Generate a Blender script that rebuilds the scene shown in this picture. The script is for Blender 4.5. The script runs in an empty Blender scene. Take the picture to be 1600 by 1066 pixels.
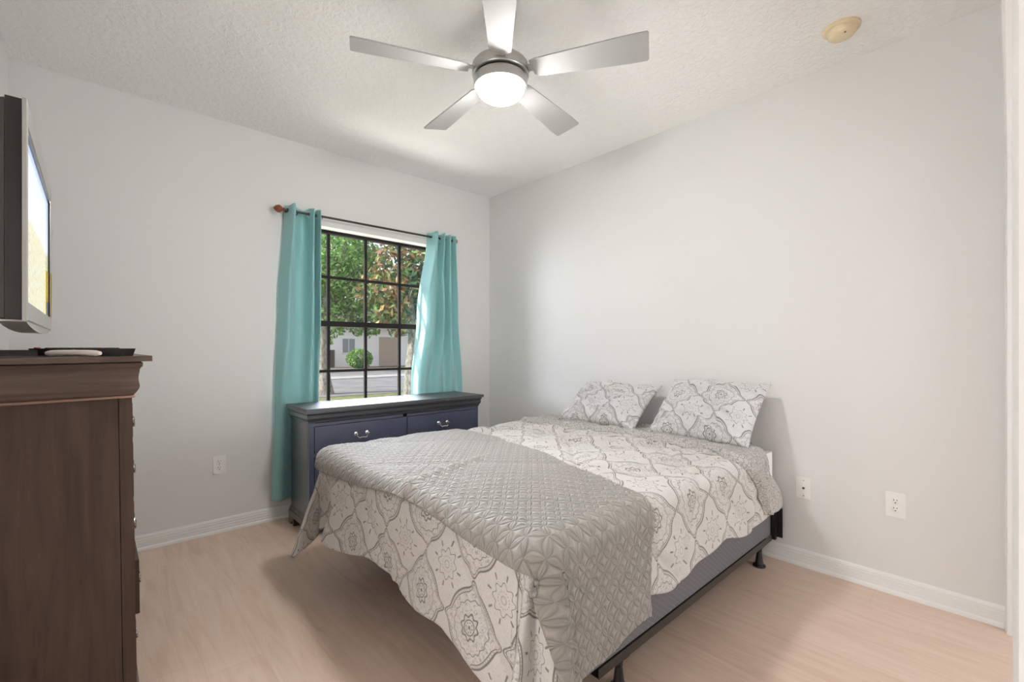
import bpy, bmesh, math, random
import numpy as np
from mathutils import Vector, Matrix
random.seed(7); rng = np.random.default_rng(11)
PI = math.pi
scene = bpy.context.scene
COL = scene.collection

# ------------------------------------------------------------------ camera
CAM = Vector((-2.8929, -3.4951, 1.2))
YAW = math.radians(42.4735)
cd = bpy.data.cameras.new('camera'); cam = bpy.data.objects.new('camera', cd); COL.objects.link(cam)
cd.sensor_width = 36.0; cd.lens = 711.4456 / 1600 * 36.0
cd.shift_y = (545.79 - 533) / 1600; cd.clip_start = 0.05; cd.clip_end = 300
cam.location = CAM; cam.rotation_euler = (PI / 2, 0, -YAW)
scene.camera = cam

# ------------------------------------------------------------------ world, sun, added fill lamps, exposure
w = bpy.data.worlds.new('sky'); scene.world = w; w.use_nodes = True
bg = w.node_tree.nodes['Background']
bg.inputs['Color'].default_value = (0.80, 0.86, 1.0, 1); bg.inputs['Strength'].default_value = 1.15

def lamp(name, kind, energy, loc, rot=(0, 0, 0), color=(1, 1, 1), **kw):
    l = bpy.data.lights.new(name, kind); l.energy = energy; l.color = color
    for k, v in kw.items(): setattr(l, k, v)
    o = bpy.data.objects.new(name, l); COL.objects.link(o); o.location = loc; o.rotation_euler = rot
    return o
sun = lamp('sun', 'SUN', 6.5, (0, 0, 20), color=(1.0, 0.95, 0.86), angle=0.01)
sun.rotation_euler = Vector((0.84, -0.212, -0.45)).to_track_quat('-Z', 'Y').to_euler()
DLP = Vector((-6.6, 4.2, 2.2))
dl = lamp('window_fill', 'AREA', 330, DLP, color=(0.84, 0.92, 1.0), shape='RECTANGLE', size=2.4, size_y=2.4)  # added lamp out of view, brightens the right wall through the window
dl.rotation_euler = (Vector((-1.2, 0, 1.35)) - DLP).to_track_quat('-Z', 'Y').to_euler()
SKP = Vector((1.1, 5.2, 4.9))           # added lamp above the view, for glare on the dresser top
sk = lamp('sky_fill', 'AREA', 1200, SKP, color=(0.80, 0.90, 1.0), shape='RECTANGLE', size=3.6, size_y=1.5)
sk.rotation_euler = (Vector((-1.2, -0.4, 0.9)) - SKP).to_track_quat('-Z', 'Y').to_euler()
GBP = Vector((-1.3, 1.2, -0.05))        # added lamp below the sill, imitating ground bounce to lift the ceiling
gb = lamp('ground_bounce_fill', 'AREA', 110, GBP, color=(1.0, 0.98, 0.93), shape='RECTANGLE', size=2.4, size_y=1.0)
gb.rotation_euler = (Vector((-1.2, 0, 1.2)) - GBP).to_track_quat('-Z', 'Y').to_euler()
hl = lamp('rear_fill', 'AREA', 34, (-0.42, CAM.y - 2.0, 0.9), rot=(math.radians(130), 0, math.radians(6)), color=(0.98, 0.99, 1.0), shape='RECTANGLE', size=0.7, size_y=1.5)  # added fill lamp in the closet space behind the camera
sr = lamp('side_fill', 'AREA', 30, (-4.55, -2.85, 1.15), rot=(math.radians(62), 0, -PI / 2), color=(1.0, 0.985, 0.96), shape='RECTANGLE', size=1.5, size_y=1.9)  # added fill lamp beyond the left wall, brightens bed foot and floor
BOWL = 158.0

scene.view_settings.view_transform = 'Standard'
try: scene.view_settings.look = 'None'
except Exception: pass
scene.view_settings.exposure = 0.34; scene.view_settings.gamma = 1.0
scene.view_settings.use_curve_mapping = False
scene.cycles.max_bounces = 12; scene.cycles.diffuse_bounces = 10

# ================================================================== node expressions
class X:
    """a socket with arithmetic"""
    nt = None
    def __init__(s, v): s.v = v
    @staticmethod
    def m(op, *a, clamp=False):
        n = X.nt.nodes.new('ShaderNodeMath'); n.operation = op; n.use_clamp = clamp
        for i, x in enumerate(a):
            x = x.v if isinstance(x, X) else x
            if isinstance(x, (int, float)): n.inputs[i].default_value = x
            else: X.nt.links.new(x, n.inputs[i])
        return X(n.outputs[0])
    def __add__(s, o): return X.m('ADD', s, o)
    __radd__ = __add__
    def __sub__(s, o): return X.m('SUBTRACT', s, o)
    def __rsub__(s, o): return X.m('SUBTRACT', o, s)
    def __mul__(s, o): return X.m('MULTIPLY', s, o)
    __rmul__ = __mul__
    def __truediv__(s, o): return X.m('DIVIDE', s, o)
def xabs(a): return X.m('ABSOLUTE', a)
def xfract(a): return X.m('FRACT', a)
def xcos(a): return X.m('COSINE', a)
def xmin(a, b): return X.m('MINIMUM', a, b)
def xmax(a, b): return X.m('MAXIMUM', a, b)
def xclamp(a): return X.m('MULTIPLY', a, 1.0, clamp=True)
def xhyp(a, b): return X.m('SQRT', a * a + b * b)
def band(d, wd, aa): return X.m('MULTIPLY', (wd - xabs(d)), 1.0 / aa, clamp=True)
def above(a, t, aa): return X.m('MULTIPLY', (a - t), 1.0 / aa, clamp=True)

class Mat:
    def __init__(s, name, color=(0.8, 0.8, 0.8), rough=0.5, metal=0.0, **kw):
        s.m = bpy.data.materials.new(name); s.m.use_nodes = True; s.nt = s.m.node_tree
        s.b = s.nt.nodes['Principled BSDF']
        s.set('Base Color', color); s.b.inputs['Roughness'].default_value = rough; s.b.inputs['Metallic'].default_value = metal
        for k, v in kw.items(): s.set(k.replace('_', ' '), v)
        s.m.diffuse_color = (*color[:3], 1)
    def set(s, k, v):
        if isinstance(v, X): s.nt.links.new(v.v, s.b.inputs[k])
        elif hasattr(v, 'is_output'): s.nt.links.new(v, s.b.inputs[k])
        else:
            if isinstance(v, tuple) and len(v) == 3: v = (*v, 1)
            s.b.inputs[k].default_value = v
        return s
    def n(s, t, **kw):
        n = s.nt.nodes.new(t)
        for k, v in kw.items():
            if k in n.inputs: n.inputs[k].default_value = v
            else: setattr(n, k, v)
        return n
    def link(s, a, b): s.nt.links.new(a.v if isinstance(a, X) else a, b)
    def coords(s, which='Object', scale=(1, 1, 1), rot=(0, 0, 0)):
        tc = s.n('ShaderNodeTexCoord'); mp = s.n('ShaderNodeMapping')
        mp.inputs['Scale'].default_value = scale; mp.inputs['Rotation'].default_value = rot
        s.link(tc.outputs[which], mp.inputs['Vector']); return mp.outputs['Vector']
    def noise(s, vec, scale, detail=3, rough=0.5, dist=0.0):
        n = s.n('ShaderNodeTexNoise', Scale=scale, Detail=detail, Roughness=rough, Distortion=dist)
        s.link(vec, n.inputs['Vector']); return n.outputs['Fac']
    def ramp(s, fac, stops):
        r = s.n('ShaderNodeValToRGB'); e = r.color_ramp.elements
        e[0].position, e[0].color = stops[0][0], (*stops[0][1], 1)
        e[1].position, e[1].color = stops[-1][0], (*stops[-1][1], 1)
        for p, c in stops[1:-1]:
            q = e.new(p); q.color = (*c, 1)
        s.link(fac, r.inputs['Fac']); return r.outputs['Color']
    def mix(s, fac, a, b):
        n = s.n('ShaderNodeMix', data_type='RGBA')
        for sock, v in ((n.inputs['Factor'], fac), (n.inputs[6], a), (n.inputs[7], b)):
            if isinstance(v, (X,)) or hasattr(v, 'is_output'): s.link(v, sock)
            elif isinstance(v, tuple): sock.default_value = (*v[:3], 1)
            else: sock.default_value = v
        return n.outputs[2]
    def bump(s, h, strength=0.3, dist=0.01):
        n = s.n('ShaderNodeBump', Strength=strength, Distance=dist)
        s.link(h, n.inputs['Height']); s.link(n.outputs['Normal'], s.b.inputs['Normal']); return s
    def uv(s):
        tc = s.n('ShaderNodeTexCoord'); sp = s.n('ShaderNodeSeparateXYZ')
        s.link(tc.outputs['UV'], sp.inputs[0]); X.nt = s.nt
        return X(sp.outputs[0]), X(sp.outputs[1]), tc.outputs['UV']

# ------------------------------------------------------------------ materials
M = {}
def wallmat(name, col):
    m = Mat(name, col, 0.75); v = m.coords('Object')
    m.bump(m.noise(v, 160, 3, 0.6), 0.12, 0.004); return m.m
M['wall'] = wallmat('grey_wall_paint', (0.735, 0.732, 0.725))
M['recess'] = wallmat('white_recess_paint', (0.80, 0.79, 0.76))
c_ = Mat('textured_ceiling_paint', (0.92, 0.918, 0.91), 0.9); v_ = c_.coords('Object')
n1 = c_.noise(v_, 34, 4, 0.55, 0.6); 
c_.bump(c_.ramp(n1, [(0.42, (0, 0, 0)), (0.60, (1, 1, 1))]), 0.5, 0.006); M['ceiling'] = c_.m
t_ = Mat('white_trim_paint', (0.79, 0.788, 0.78), 0.45); M['trim'] = t_.m
# floor: long pale oak planks along y
f_ = Mat('pale_oak_planks', (0.5, 0.4, 0.32), 0.33); X.nt = f_.nt
tc = f_.n('ShaderNodeTexCoord'); sp = f_.n('ShaderNodeSeparateXYZ'); f_.link(tc.outputs['Object'], sp.inputs[0])
px_, py_ = X(sp.outputs[0]), X(sp.outputs[1])
PW = 0.185
idx = X.m('FLOOR', px_ / PW)
wn = f_.n('ShaderNodeTexWhiteNoise', noise_dimensions='1D'); f_.link(idx, wn.inputs['W']); rnd = X(wn.outputs['Value'])
gy = py_ + rnd * 3.7
cb = f_.n('ShaderNodeCombineXYZ'); f_.link(px_ * 9.0 + rnd * 40.0, cb.inputs[0]); f_.link(gy * 0.85, cb.inputs[1]); f_.link(rnd * 9.0, cb.inputs[2])
g1 = X(f_.noise(cb.outputs[0], 2.2, 5, 0.6, 1.6))
cb2 = f_.n('ShaderNodeCombineXYZ'); f_.link(px_ * 60.0, cb2.inputs[0]); f_.link(gy * 1.6, cb2.inputs[1])
g2 = X(f_.noise(cb2.outputs[0], 3.0, 3, 0.6))
seamx = band(xfract(px_ / PW) - 0.5, 0.5, 0.006)
endj = xfract(gy / 1.22)
idx2 = X.m('FLOOR', gy / 1.22)
wn2 = f_.n('ShaderNodeTexWhiteNoise', noise_dimensions='2D'); cb3 = f_.n('ShaderNodeCombineXYZ'); f_.link(idx, cb3.inputs[0]); f_.link(idx2, cb3.inputs[1]); f_.link(cb3.outputs[0], wn2.inputs['Vector'])
tone = X(wn2.outputs['Value'])
fac = g1 * 0.85 + g2 * 0.25 + tone * 0.10 - 0.10
fc = f_.ramp(fac, [(0.30, (0.56, 0.41, 0.315)), (0.50, (0.63, 0.482, 0.385)), (0.72, (0.675, 0.535, 0.435))])
gap = xmin(seamx, X.m('MULTIPLY', xmin(endj, 1.0 - endj), 700.0, clamp=True))
fcol = f_.mix(gap * 0.28 + 0.72, (0.2, 0.13, 0.09), fc)
f_.set('Base Color', fcol); f_.bump(g1 * 0.5 + g2 * 0.6, 0.06, 0.002); M['floor'] = f_.m

def wood(name, dark, light, rough=0.48, axis='z'):
    m = Mat(name, dark, rough)
    sc = {'z': (14, 14, 1.1), 'y': (14, 1.1, 14), 'x': (1.1, 14, 14)}[axis]
    v = m.coords('Object', sc); g = m.noise(v, 2.0, 5, 0.62, 0.9)
    m.set('Base Color', m.ramp(g, [(0.33, dark), (0.72, light)])); m.bump(g, 0.08, 0.002)
    m.set('Specular IOR Level', 0.3); return m.m
M['brown'] = wood('worn_brown_veneer', (0.060, 0.038, 0.029), (0.098, 0.064, 0.050))
M['brown_x'] = wood('worn_brown_moulding', (0.088, 0.060, 0.049), (0.175, 0.125, 0.104), axis='x')
M['bead'] = wood('light_brown_bead', (0.32, 0.20, 0.145), (0.46, 0.31, 0.235), axis='x')
def painted(name, col, rough=0.28, coat=0.4):
    m = Mat(name, col, rough); m.set('Coat Weight', coat); m.set('Coat Roughness', 0.18)
    v = m.coords('Object'); g = m.noise(v, 5, 4, 0.6)
    m.set('Base Color', m.ramp(g, [(0.3, tuple(x * 0.88 for x in col)), (0.7, tuple(x * 1.1 for x in col))])); return m.m
M['espresso'] = painted('dark_slate_lacquer', (0.042, 0.043, 0.052), 0.34, 0.9)
M['espresso_front'] = painted('dark_blue_drawer_lacquer', (0.062, 0.072, 0.118), 0.34)
dt = Mat('satin_slate_top_lacquer', (0.045, 0.045, 0.050), 0.40, 0.0, Specular_IOR_Level=0.9); M['espresso_top'] = dt.m
M['plinth'] = painted('dark_brown_plinth_lacquer', (0.060, 0.048, 0.045))
M['chrome'] = Mat('polished_nickel', (0.80, 0.79, 0.77), 0.14, 1.0).m
M['nickel'] = Mat('brushed_nickel', (0.50, 0.49, 0.475), 0.34, 1.0).m
bl = Mat('silver_painted_blade', (0.40, 0.40, 0.395), 0.55, 0.0, Specular_IOR_Level=0.25); M['blade'] = bl.m
em = Mat('lit_opal_glass', (1, 1, 1), 0.3); em.set('Emission Color', (1.0, 0.98, 0.955)); em.set('Emission Strength', BOWL); M['opal'] = em.m
M['ivory'] = Mat('yellowed_ivory_plastic', (0.80, 0.67, 0.46), 0.45).m
M['ivory_dark'] = Mat('dark_vent_slot', (0.25, 0.18, 0.10), 0.6).m
M['black_metal'] = Mat('black_painted_steel', (0.014, 0.013, 0.013), 0.35, 0.2).m
M['rail_metal'] = Mat('dark_brown_painted_steel', (0.045, 0.037, 0.033), 0.38, 0.3).m
M['black_plastic'] = Mat('black_plastic', (0.012, 0.012, 0.013), 0.35).m
M['dark_plastic'] = Mat('dark_grey_plastic', (0.075, 0.071, 0.067), 0.45).m
M['gloss_black'] = Mat('glossy_black_plastic', (0.028, 0.027, 0.026), 0.10).m
M['silver'] = Mat('silver_plastic', (0.52, 0.51, 0.49), 0.30, 0.35).m
M['white_plastic'] = Mat('white_plastic', (0.83, 0.82, 0.80), 0.30).m
M['pink_white'] = Mat('off_white_plastic', (0.80, 0.72, 0.69), 0.35).m
M['red'] = Mat('red_rubber_button', (0.5, 0.03, 0.04), 0.5).m
M['slot'] = Mat('dark_slot', (0.05, 0.045, 0.04), 0.6).m
M['finial'] = wood('reddish_wood_finial', (0.15, 0.045, 0.022), (0.30, 0.105, 0.055))
M['rod'] = Mat('bronze_rod', (0.055, 0.047, 0.042), 0.32, 0.7).m
M['frame'] = Mat('bronze_window_frame', (0.022, 0.018, 0.018), 0.7, 0.0, Specular_IOR_Level=0.2).m
g_ = Mat('clear_glass', (1, 1, 1), 0.0)
nt = g_.nt; tr = nt.nodes.new('ShaderNodeBsdfTransparent'); gl = nt.nodes.new('ShaderNodeBsdfGlossy'); gl.inputs['Roughness'].default_value = 0.02
mx = nt.nodes.new('ShaderNodeMixShader')
mx.inputs[0].default_value = 0.04; nt.links.new(tr.outputs[0], mx.inputs[1]); nt.links.new(gl.outputs[0], mx.inputs[2])
nt.links.new(mx.outputs[0], nt.nodes['Material Output'].inputs['Surface']); M['glass'] = g_.m
# curtain satin with some light coming through
cu = Mat('teal_satin', (0.27, 0.545, 0.555), 0.40); cu.set('Sheen Weight', 0.35)
vv = cu.coords('Object', (1, 1, 1)); cu.bump(cu.noise(vv, 420, 2), 0.06, 0.002)
nt = cu.nt; tl = nt.nodes.new('ShaderNodeBsdfTranslucent'); tl.inputs['Color'].default_value = (0.27, 0.58, 0.58, 1); mx = nt.nodes.new('ShaderNodeMixShader'); mx.inputs[0].default_value = 0.07
nt.links.new(cu.b.outputs[0], mx.inputs[1]); nt.links.new(tl.outputs[0], mx.inputs[2]); nt.links.new(mx.outputs[0], nt.nodes['Material Output'].inputs['Surface'])
M['curtain'] = cu.m

# bedding print: medallions inside ogee frames with small rosettes between
def medallion(name, base, ink, per=0.28, du=0.0, dv=0.0, wrinkle=True):
    m = Mat(name, base, 0.85); m.set('Sheen Weight', 0.25)
    u, v, vec = m.uv()
    dn = m.n('ShaderNodeTexNoise', Scale=5.0, Detail=2); m.link(vec, dn.inputs['Vector'])
    sp = m.n('ShaderNodeSeparateXYZ'); m.link(dn.outputs['Color'], sp.inputs[0])
    uu = (u + X(sp.outputs[0]) * 0.02) / per + du; ww = (v + X(sp.outputs[1]) * 0.02) / per + dv
    def cell(a, b):
        a = xfract(a) - 0.5; b = xfract(b) - 0.5
        return xhyp(a, b), X.m('ARCTAN2', b, a)
    r, th = cell(uu, ww); r2, th2 = cell(uu + 0.5, ww + 0.5)
    c4, c8, c16 = xcos(th * 4.0), xcos(th * 8.0), xcos(th * 16.0)
    d8, d16 = xcos(th2 * 8.0), xcos(th2 * 16.0)
    R = X.m('POWER', xmax(c4, 0.0), 5.0) * 0.098 + 0.385
    ink_strong = band(r - R, 0.015, 0.008)
    ink_strong = xmax(ink_strong, band(r - R + 0.038, 0.009, 0.006))
    beads = band(r - R + 0.021, 0.009, 0.006) * above(xcos(th * 72.0), 0.1, 0.4) * 0.7
    ink_mid = xmax(beads, band(r - (c16 * 0.010 + 0.262), 0.009, 0.006) * 0.9)
    ink_mid = xmax(ink_mid, band(r - (c8 * 0.016 + 0.122), 0.015, 0.007))
    ink_mid = xmax(ink_mid, band(r - 0.078, 0.010, 0.006))
    ink_mid = xmax(ink_mid, band(r - 0.050, 0.010, 0.006) * above(c8, 0.0, 0.4))
    ink_mid = xmax(ink_mid, above(0.022 - r, 0.0, 0.006))
    ink_mid = xmax(ink_mid, band(r - 0.178, 0.016, 0.008) * band(c8 - 0.45, 0.18, 0.15) * 0.9)
    ink_mid = xmax(ink_mid, band(r - 0.315, 0.020, 0.01) * above(c16, 0.80, 0.1) * 0.55)
    ink_ros = xmax(band(r2 - (d8 * 0.022 + 0.150), 0.009, 0.006) * 0.9, band(r2 - 0.085, 0.010, 0.008) * above(d16, 0.0, 0.5) * 0.7)
    ink_ros = xmax(ink_ros, band(r2 - 0.040, 0.009, 0.008) * 0.7)
    leaf = band(r2 - 0.230, 0.036, 0.008) * above(xcos(th2 * 8.0 + 1.5), 0.90, 0.06)
    ink_ros = xmax(ink_ros, leaf * 0.95)
    sw = m.n('ShaderNodeTexNoise', Scale=60.0, Detail=1.5, Distortion=1.2); m.link(vec, sw.inputs['Vector'])
    swirl = band(X(sw.outputs['Fac']) - 0.5, 0.034, 0.03) * 0.6
    inside = above(R - r, 0.03, 0.02) * 0.65 + 0.30
    tot = xclamp(xmax(xmax(ink_strong * 0.95, xmax(ink_mid * 0.95, ink_ros * 0.95)), swirl * inside))
    m.set('Base Color', m.mix(tot * 0.92, base, ink))
    fine = X(m.noise(vec, 300, 2)); wr = X(m.noise(vec, 22, 3, 0.6, 0.8))
    m.bump(fine * 0.12 + wr * (0.8 if wrinkle else 0.4) - ink_strong * 0.1, 0.35, 0.008)
    return m.m
M['print'] = medallion('medallion_print_cotton', (0.55, 0.53, 0.51), (0.125, 0.103, 0.088), 0.282, -0.4, -0.05)
M['print_sham'] = medallion('medallion_print_sham', (0.60, 0.592, 0.60), (0.15, 0.135, 0.132), 0.25, 0.1, 0.25)
def lining(name):
    m = Mat(name, (0.5, 0.48, 0.46), 0.85); u, v, vec = m.uv()
    vo = m.n('ShaderNodeTexVoronoi', feature='DISTANCE_TO_EDGE', Scale=88.0); m.link(vec, vo.inputs['Vector'])
    sw = m.n('ShaderNodeTexNoise', Scale=150.0, Detail=2.0, Distortion=1.5); m.link(vec, sw.inputs['Vector'])
    t = xclamp(above(0.16 - X(vo.outputs['Distance']), 0.06, 0.08) * 0.75 + band(X(sw.outputs['Fac']) - 0.5, 0.04, 0.03) * 0.7)
    m.set('Base Color', m.mix(t, (0.52, 0.505, 0.49), (0.17, 0.15, 0.135)))
    m.bump(X(m.noise(vec, 30, 3)), 0.3, 0.006); return m.m
M['lining'] = lining('small_scroll_print_lining')
# quilted coverlet
q_ = Mat('greige_quilted_microfibre', (0.355, 0.325, 0.29), 0.62); q_.set('Sheen Weight', 0.3)
u, v, vec = q_.uv(); PQ = 0.044
a = (u + v) / (PQ * 1.414); b = (u - v) / (PQ * 1.414)
def qdist(ox, oy):
    return xhyp(xfract(a + ox) - 0.5, xfract(b + oy) - 0.5)
RR = 0.7071
def qd(i, j):
    return xabs(xhyp(xfract(a) - i, xfract(b) - j) - RR)
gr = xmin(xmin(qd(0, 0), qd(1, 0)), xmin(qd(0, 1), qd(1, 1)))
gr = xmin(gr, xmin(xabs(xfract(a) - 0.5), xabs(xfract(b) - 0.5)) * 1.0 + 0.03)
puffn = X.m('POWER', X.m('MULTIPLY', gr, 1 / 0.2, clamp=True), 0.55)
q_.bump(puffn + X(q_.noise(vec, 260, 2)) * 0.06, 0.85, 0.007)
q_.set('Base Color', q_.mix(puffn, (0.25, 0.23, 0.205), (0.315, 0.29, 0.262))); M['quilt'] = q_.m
bs = Mat('grey_diamond_ticking', (0.145, 0.14, 0.15), 0.7); X.nt = bs.nt
tc = bs.n('ShaderNodeTexCoord'); sp = bs.n('ShaderNodeSeparateXYZ'); bs.link(tc.outputs['Object'], sp.inputs[0])
sx, sy, sz = X(sp.outputs[0]), X(sp.outputs[1]), X(sp.outputs[2])
la = xfract((sx + sy + sz * 1.4) / 0.034) - 0.5; lb = xfract((sx + sy - sz * 1.4) / 0.034) - 0.5
ln = xmax(band(la, 0.07, 0.05), band(lb, 0.07, 0.05))
bs.set('Base Color', bs.mix(ln, (0.135, 0.13, 0.142), (0.20, 0.195, 0.205))); bs.bump(ln, -0.4, 0.004); M['ticking'] = bs.m
mw = Mat('white_mattress_cotton', (0.80, 0.80, 0.79), 0.85); vv = mw.coords('Object'); mw.bump(mw.noise(vv, 60, 3), 0.2, 0.004); M['mattress'] = mw.m
M['batting'] = Mat('white_batting', (0.85, 0.85, 0.84), 0.95).m
# television screen: reflection of pale sky above trees, painted as emission
ts = Mat('screen_painted_reflection', (0.02, 0.02, 0.02), 0.08); u, v, vec = ts.uv()
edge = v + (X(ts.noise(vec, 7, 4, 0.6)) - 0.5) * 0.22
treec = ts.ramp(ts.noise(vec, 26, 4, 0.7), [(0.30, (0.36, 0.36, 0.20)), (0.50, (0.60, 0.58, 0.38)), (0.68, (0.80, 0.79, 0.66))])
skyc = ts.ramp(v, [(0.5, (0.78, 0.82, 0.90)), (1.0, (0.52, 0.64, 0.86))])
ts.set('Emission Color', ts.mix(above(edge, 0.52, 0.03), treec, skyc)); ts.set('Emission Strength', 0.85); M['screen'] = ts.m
M['yellow'] = Mat('yellow_sticker_paper', (0.75, 0.55, 0.04), 0.5).m
M['blue'] = Mat('blue_sticker_print', (0.12, 0.20, 0.42), 0.5).m
# outdoors
def leafmat(name, stops):
    m = Mat(name, stops[0][1], 0.45); g = m.n('ShaderNodeNewGeometry')
    c = m.ramp(g.outputs['Random Per Island'], stops); m.set('Base Color', c)
    nt = m.nt; tl = nt.nodes.new('ShaderNodeBsdfTranslucent'); nt.links.new(c, tl.inputs['Color']); mx = nt.nodes.new('ShaderNodeMixShader'); mx.inputs[0].default_value = 0.3
    nt.links.new(m.b.outputs[0], mx.inputs[1]); nt.links.new(tl.outputs[0], mx.inputs[2]); nt.links.new(mx.outputs[0], nt.nodes['Material Output'].inputs['Surface'])
    return m.m
M['leaf'] = leafmat('fresh_green_leaf', [(0, (0.07, 0.17, 0.035)), (0.5, (0.17, 0.36, 0.08)), (1, (0.36, 0.55, 0.18))])
M['leaf_dark'] = leafmat('dark_glossy_leaf', [(0, (0.045, 0.09, 0.03)), (0.55, (0.10, 0.19, 0.06)), (1, (0.30, 0.36, 0.16))])
M['leaf_brown'] = leafmat('rusty_leaf', [(0, (0.14, 0.065, 0.03)), (0.5, (0.33, 0.17, 0.07)), (1, (0.58, 0.40, 0.20))])
bk = Mat('rough_grey_bark', (0.2, 0.17, 0.14), 0.9); vv = bk.coords('Object', (1, 1, 0.5)); g = bk.noise(vv, 14, 5, 0.7)
bk.set('Base Color', bk.ramp(g, [(0.35, (0.09, 0.075, 0.06)), (0.62, (0.36, 0.32, 0.27))])); bk.bump(g, 0.8, 0.04); M['bark'] = bk.m
def ground(name, c1, c2, sc):
    m = Mat(name, c1, 0.9); vv = m.coords('Object'); g = m.noise(vv, sc, 5, 0.65)
    m.set('Base Color', m.ramp(g, [(0.35, c1), (0.65, c2)])); m.bump(g, 0.3, 0.03); return m.m
M['grass'] = ground('dry_grass', (0.11, 0.13, 0.045), (0.26, 0.25, 0.11), 5)
M['asphalt'] = ground('grey_asphalt', (0.17, 0.165, 0.17), (0.26, 0.25, 0.25), 1.2)
M['concrete'] = ground('pale_concrete', (0.34, 0.33, 0.32), (0.46, 0.45, 0.43), 1.0)
M['stucco'] = ground('white_stucco', (0.78, 0.75, 0.75), (0.84, 0.81, 0.80), 8)
M['roof'] = ground('grey_shingles', (0.14, 0.12, 0.11), (0.24, 0.21, 0.19), 6)
M['shade_glass'] = Mat('grey_window_glass', (0.22, 0.24, 0.26), 0.15).m
M['tan'] = Mat('tan_garage_panel', (0.42, 0.33, 0.27), 0.7).m
M['mulch'] = ground('brown_mulch', (0.12, 0.06, 0.04), (0.25, 0.14, 0.10), 9)

# ================================================================== mesh helpers
def bm_obj(name, bm, mat, parent=None, smooth=True, angle=40, bevel=0, seg=2):
    me = bpy.data.meshes.new(name)
    if bevel:
        es = [e for e in bm.edges if len(e.link_faces) == 2 and e.calc_face_angle(0) > math.radians(35)]
        bmesh.ops.bevel(bm, geom=es, offset=bevel, segments=seg, affect='EDGES', profile=0.5, clamp_overlap=True)
    bmesh.ops.recalc_face_normals(bm, faces=bm.faces)
    bm.to_mesh(me); bm.free()
    for m in (mat if isinstance(mat, (list, tuple)) else [mat]): me.materials.append(m)
    return link(name, me, parent, smooth, angle)
def link(name, me, parent=None, smooth=True, angle=40):
    o = bpy.data.objects.new(name, me); COL.objects.link(o)
    if parent: o.parent = parent
    if smooth and len(me.polygons):
        me.polygons.foreach_set('use_smooth', [True] * len(me.polygons))
        try: me.set_sharp_from_angle(angle=math.radians(angle))
        except Exception: pass
    return o
def box(bm, x0, x1, y0, y1, z0, z1, mi=0):
    vs = [bm.verts.new((x, y, z)) for x in (x0, x1) for y in (y0, y1) for z in (z0, z1)]
    for f in ((0, 1, 3, 2), (4, 6, 7, 5), (0, 4, 5, 1), (2, 3, 7, 6), (0, 2, 6, 4), (1, 5, 7, 3)):
        fc = bm.faces.new([vs[i] for i in f]); fc.material_index = mi
    return vs
def B(*bs):
    bm = bmesh.new()
    for b in bs: box(bm, *b)
    return bm
def lathe(bm, prof, c=(0, 0, 0), ax='z', n=32, mi=0, cap=True):
    rings = []
    for r, h in prof:
        ring = []
        for i in range(n):
            t = 2 * PI * i / n; p, q = r * math.cos(t), r * math.sin(t)
            co = {'z': (p, q, h), 'x': (h, p, q), 'y': (q, h, p)}[ax]
            ring.append(bm.verts.new((c[0] + co[0], c[1] + co[1], c[2] + co[2])))
        rings.append(ring)
    for a, b in zip(rings, rings[1:]):
        for i in range(n):
            f = bm.faces.new((a[i], a[(i + 1) % n], b[(i + 1) % n], b[i])); f.material_index = mi
    if cap:
        for ring in (rings[0], rings[-1]):
            try: bm.faces.new(ring).material_index = mi
            except ValueError: pass
def tube(bm, pts, r, n=10, mi=0):
    pts = [Vector(p) for p in pts]; rings = []
    for i, p in enumerate(pts):
        d = (pts[min(i + 1, len(pts) - 1)] - pts[max(i - 1, 0)]).normalized()
        up = Vector((0, 0, 1)) if abs(d.z) < 0.9 else Vector((1, 0, 0))
        s = d.cross(up).normalized(); t = s.cross(d)
        rr = r[i] if isinstance(r, (list, tuple)) else r
        rings.append([bm.verts.new(p + (s * math.cos(2 * PI * k / n) + t * math.sin(2 * PI * k / n)) * rr) for k in range(n)])
    for a, b in zip(rings, rings[1:]):
        for k in range(n): bm.faces.new((a[k], a[(k + 1) % n], b[(k + 1) % n], b[k])).material_index = mi
    for ring in (rings[0], rings[-1]): bm.faces.new(ring).material_index = mi
def extrude_profile(bm, prof, p0, p1, out):
    """prof: (outwards, z) points; swept from p0 to p1 with outward direction 'out'"""
    p0, p1, out = Vector(p0), Vector(p1), Vector(out)
    a = [bm.verts.new(p0 + out * o + Vector((0, 0, z))) for o, z in prof]
    b = [bm.verts.new(p1 + out * o + Vector((0, 0, z))) for o, z in prof]
    n = len(prof)
    for i in range(n): bm.faces.new((a[i], a[(i + 1) % n], b[(i + 1) % n], b[i]))
    bm.faces.new(a); bm.faces.new(list(reversed(b)))
def grid_mesh(name, P, UV, mat, parent=None, close=False):
    """P: (n,m,3) array"""
    n, m = P.shape[:2]; me = bpy.data.meshes.new(name)
    idx = np.arange(n * m).reshape(n, m)
    f = np.stack([idx[:-1, :-1], idx[1:, :-1], idx[1:, 1:], idx[:-1, 1:]], -1).reshape(-1, 4)
    me.from_pydata(P.reshape(-1, 3).tolist(), [], f.tolist())
    uvl = me.uv_layers.new(name='UVMap'); li = np.zeros(len(me.loops), dtype=np.int32); me.loops.foreach_get('vertex_index', li)
    uvl.data.foreach_set('uv', UV.reshape(-1, 2)[li].astype(np.float32).ravel())
    for mm in (mat if isinstance(mat, (list, tuple)) else [mat]): me.materials.append(mm)
    return link(name, me, parent, True, 180)
def empty(name, loc=(0, 0, 0), rz=0):
    o = bpy.data.objects.new(name, None); COL.objects.link(o); o.location = loc; o.rotation_euler = (0, 0, rz)
    o.empty_display_size = 0.1; return o
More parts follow.
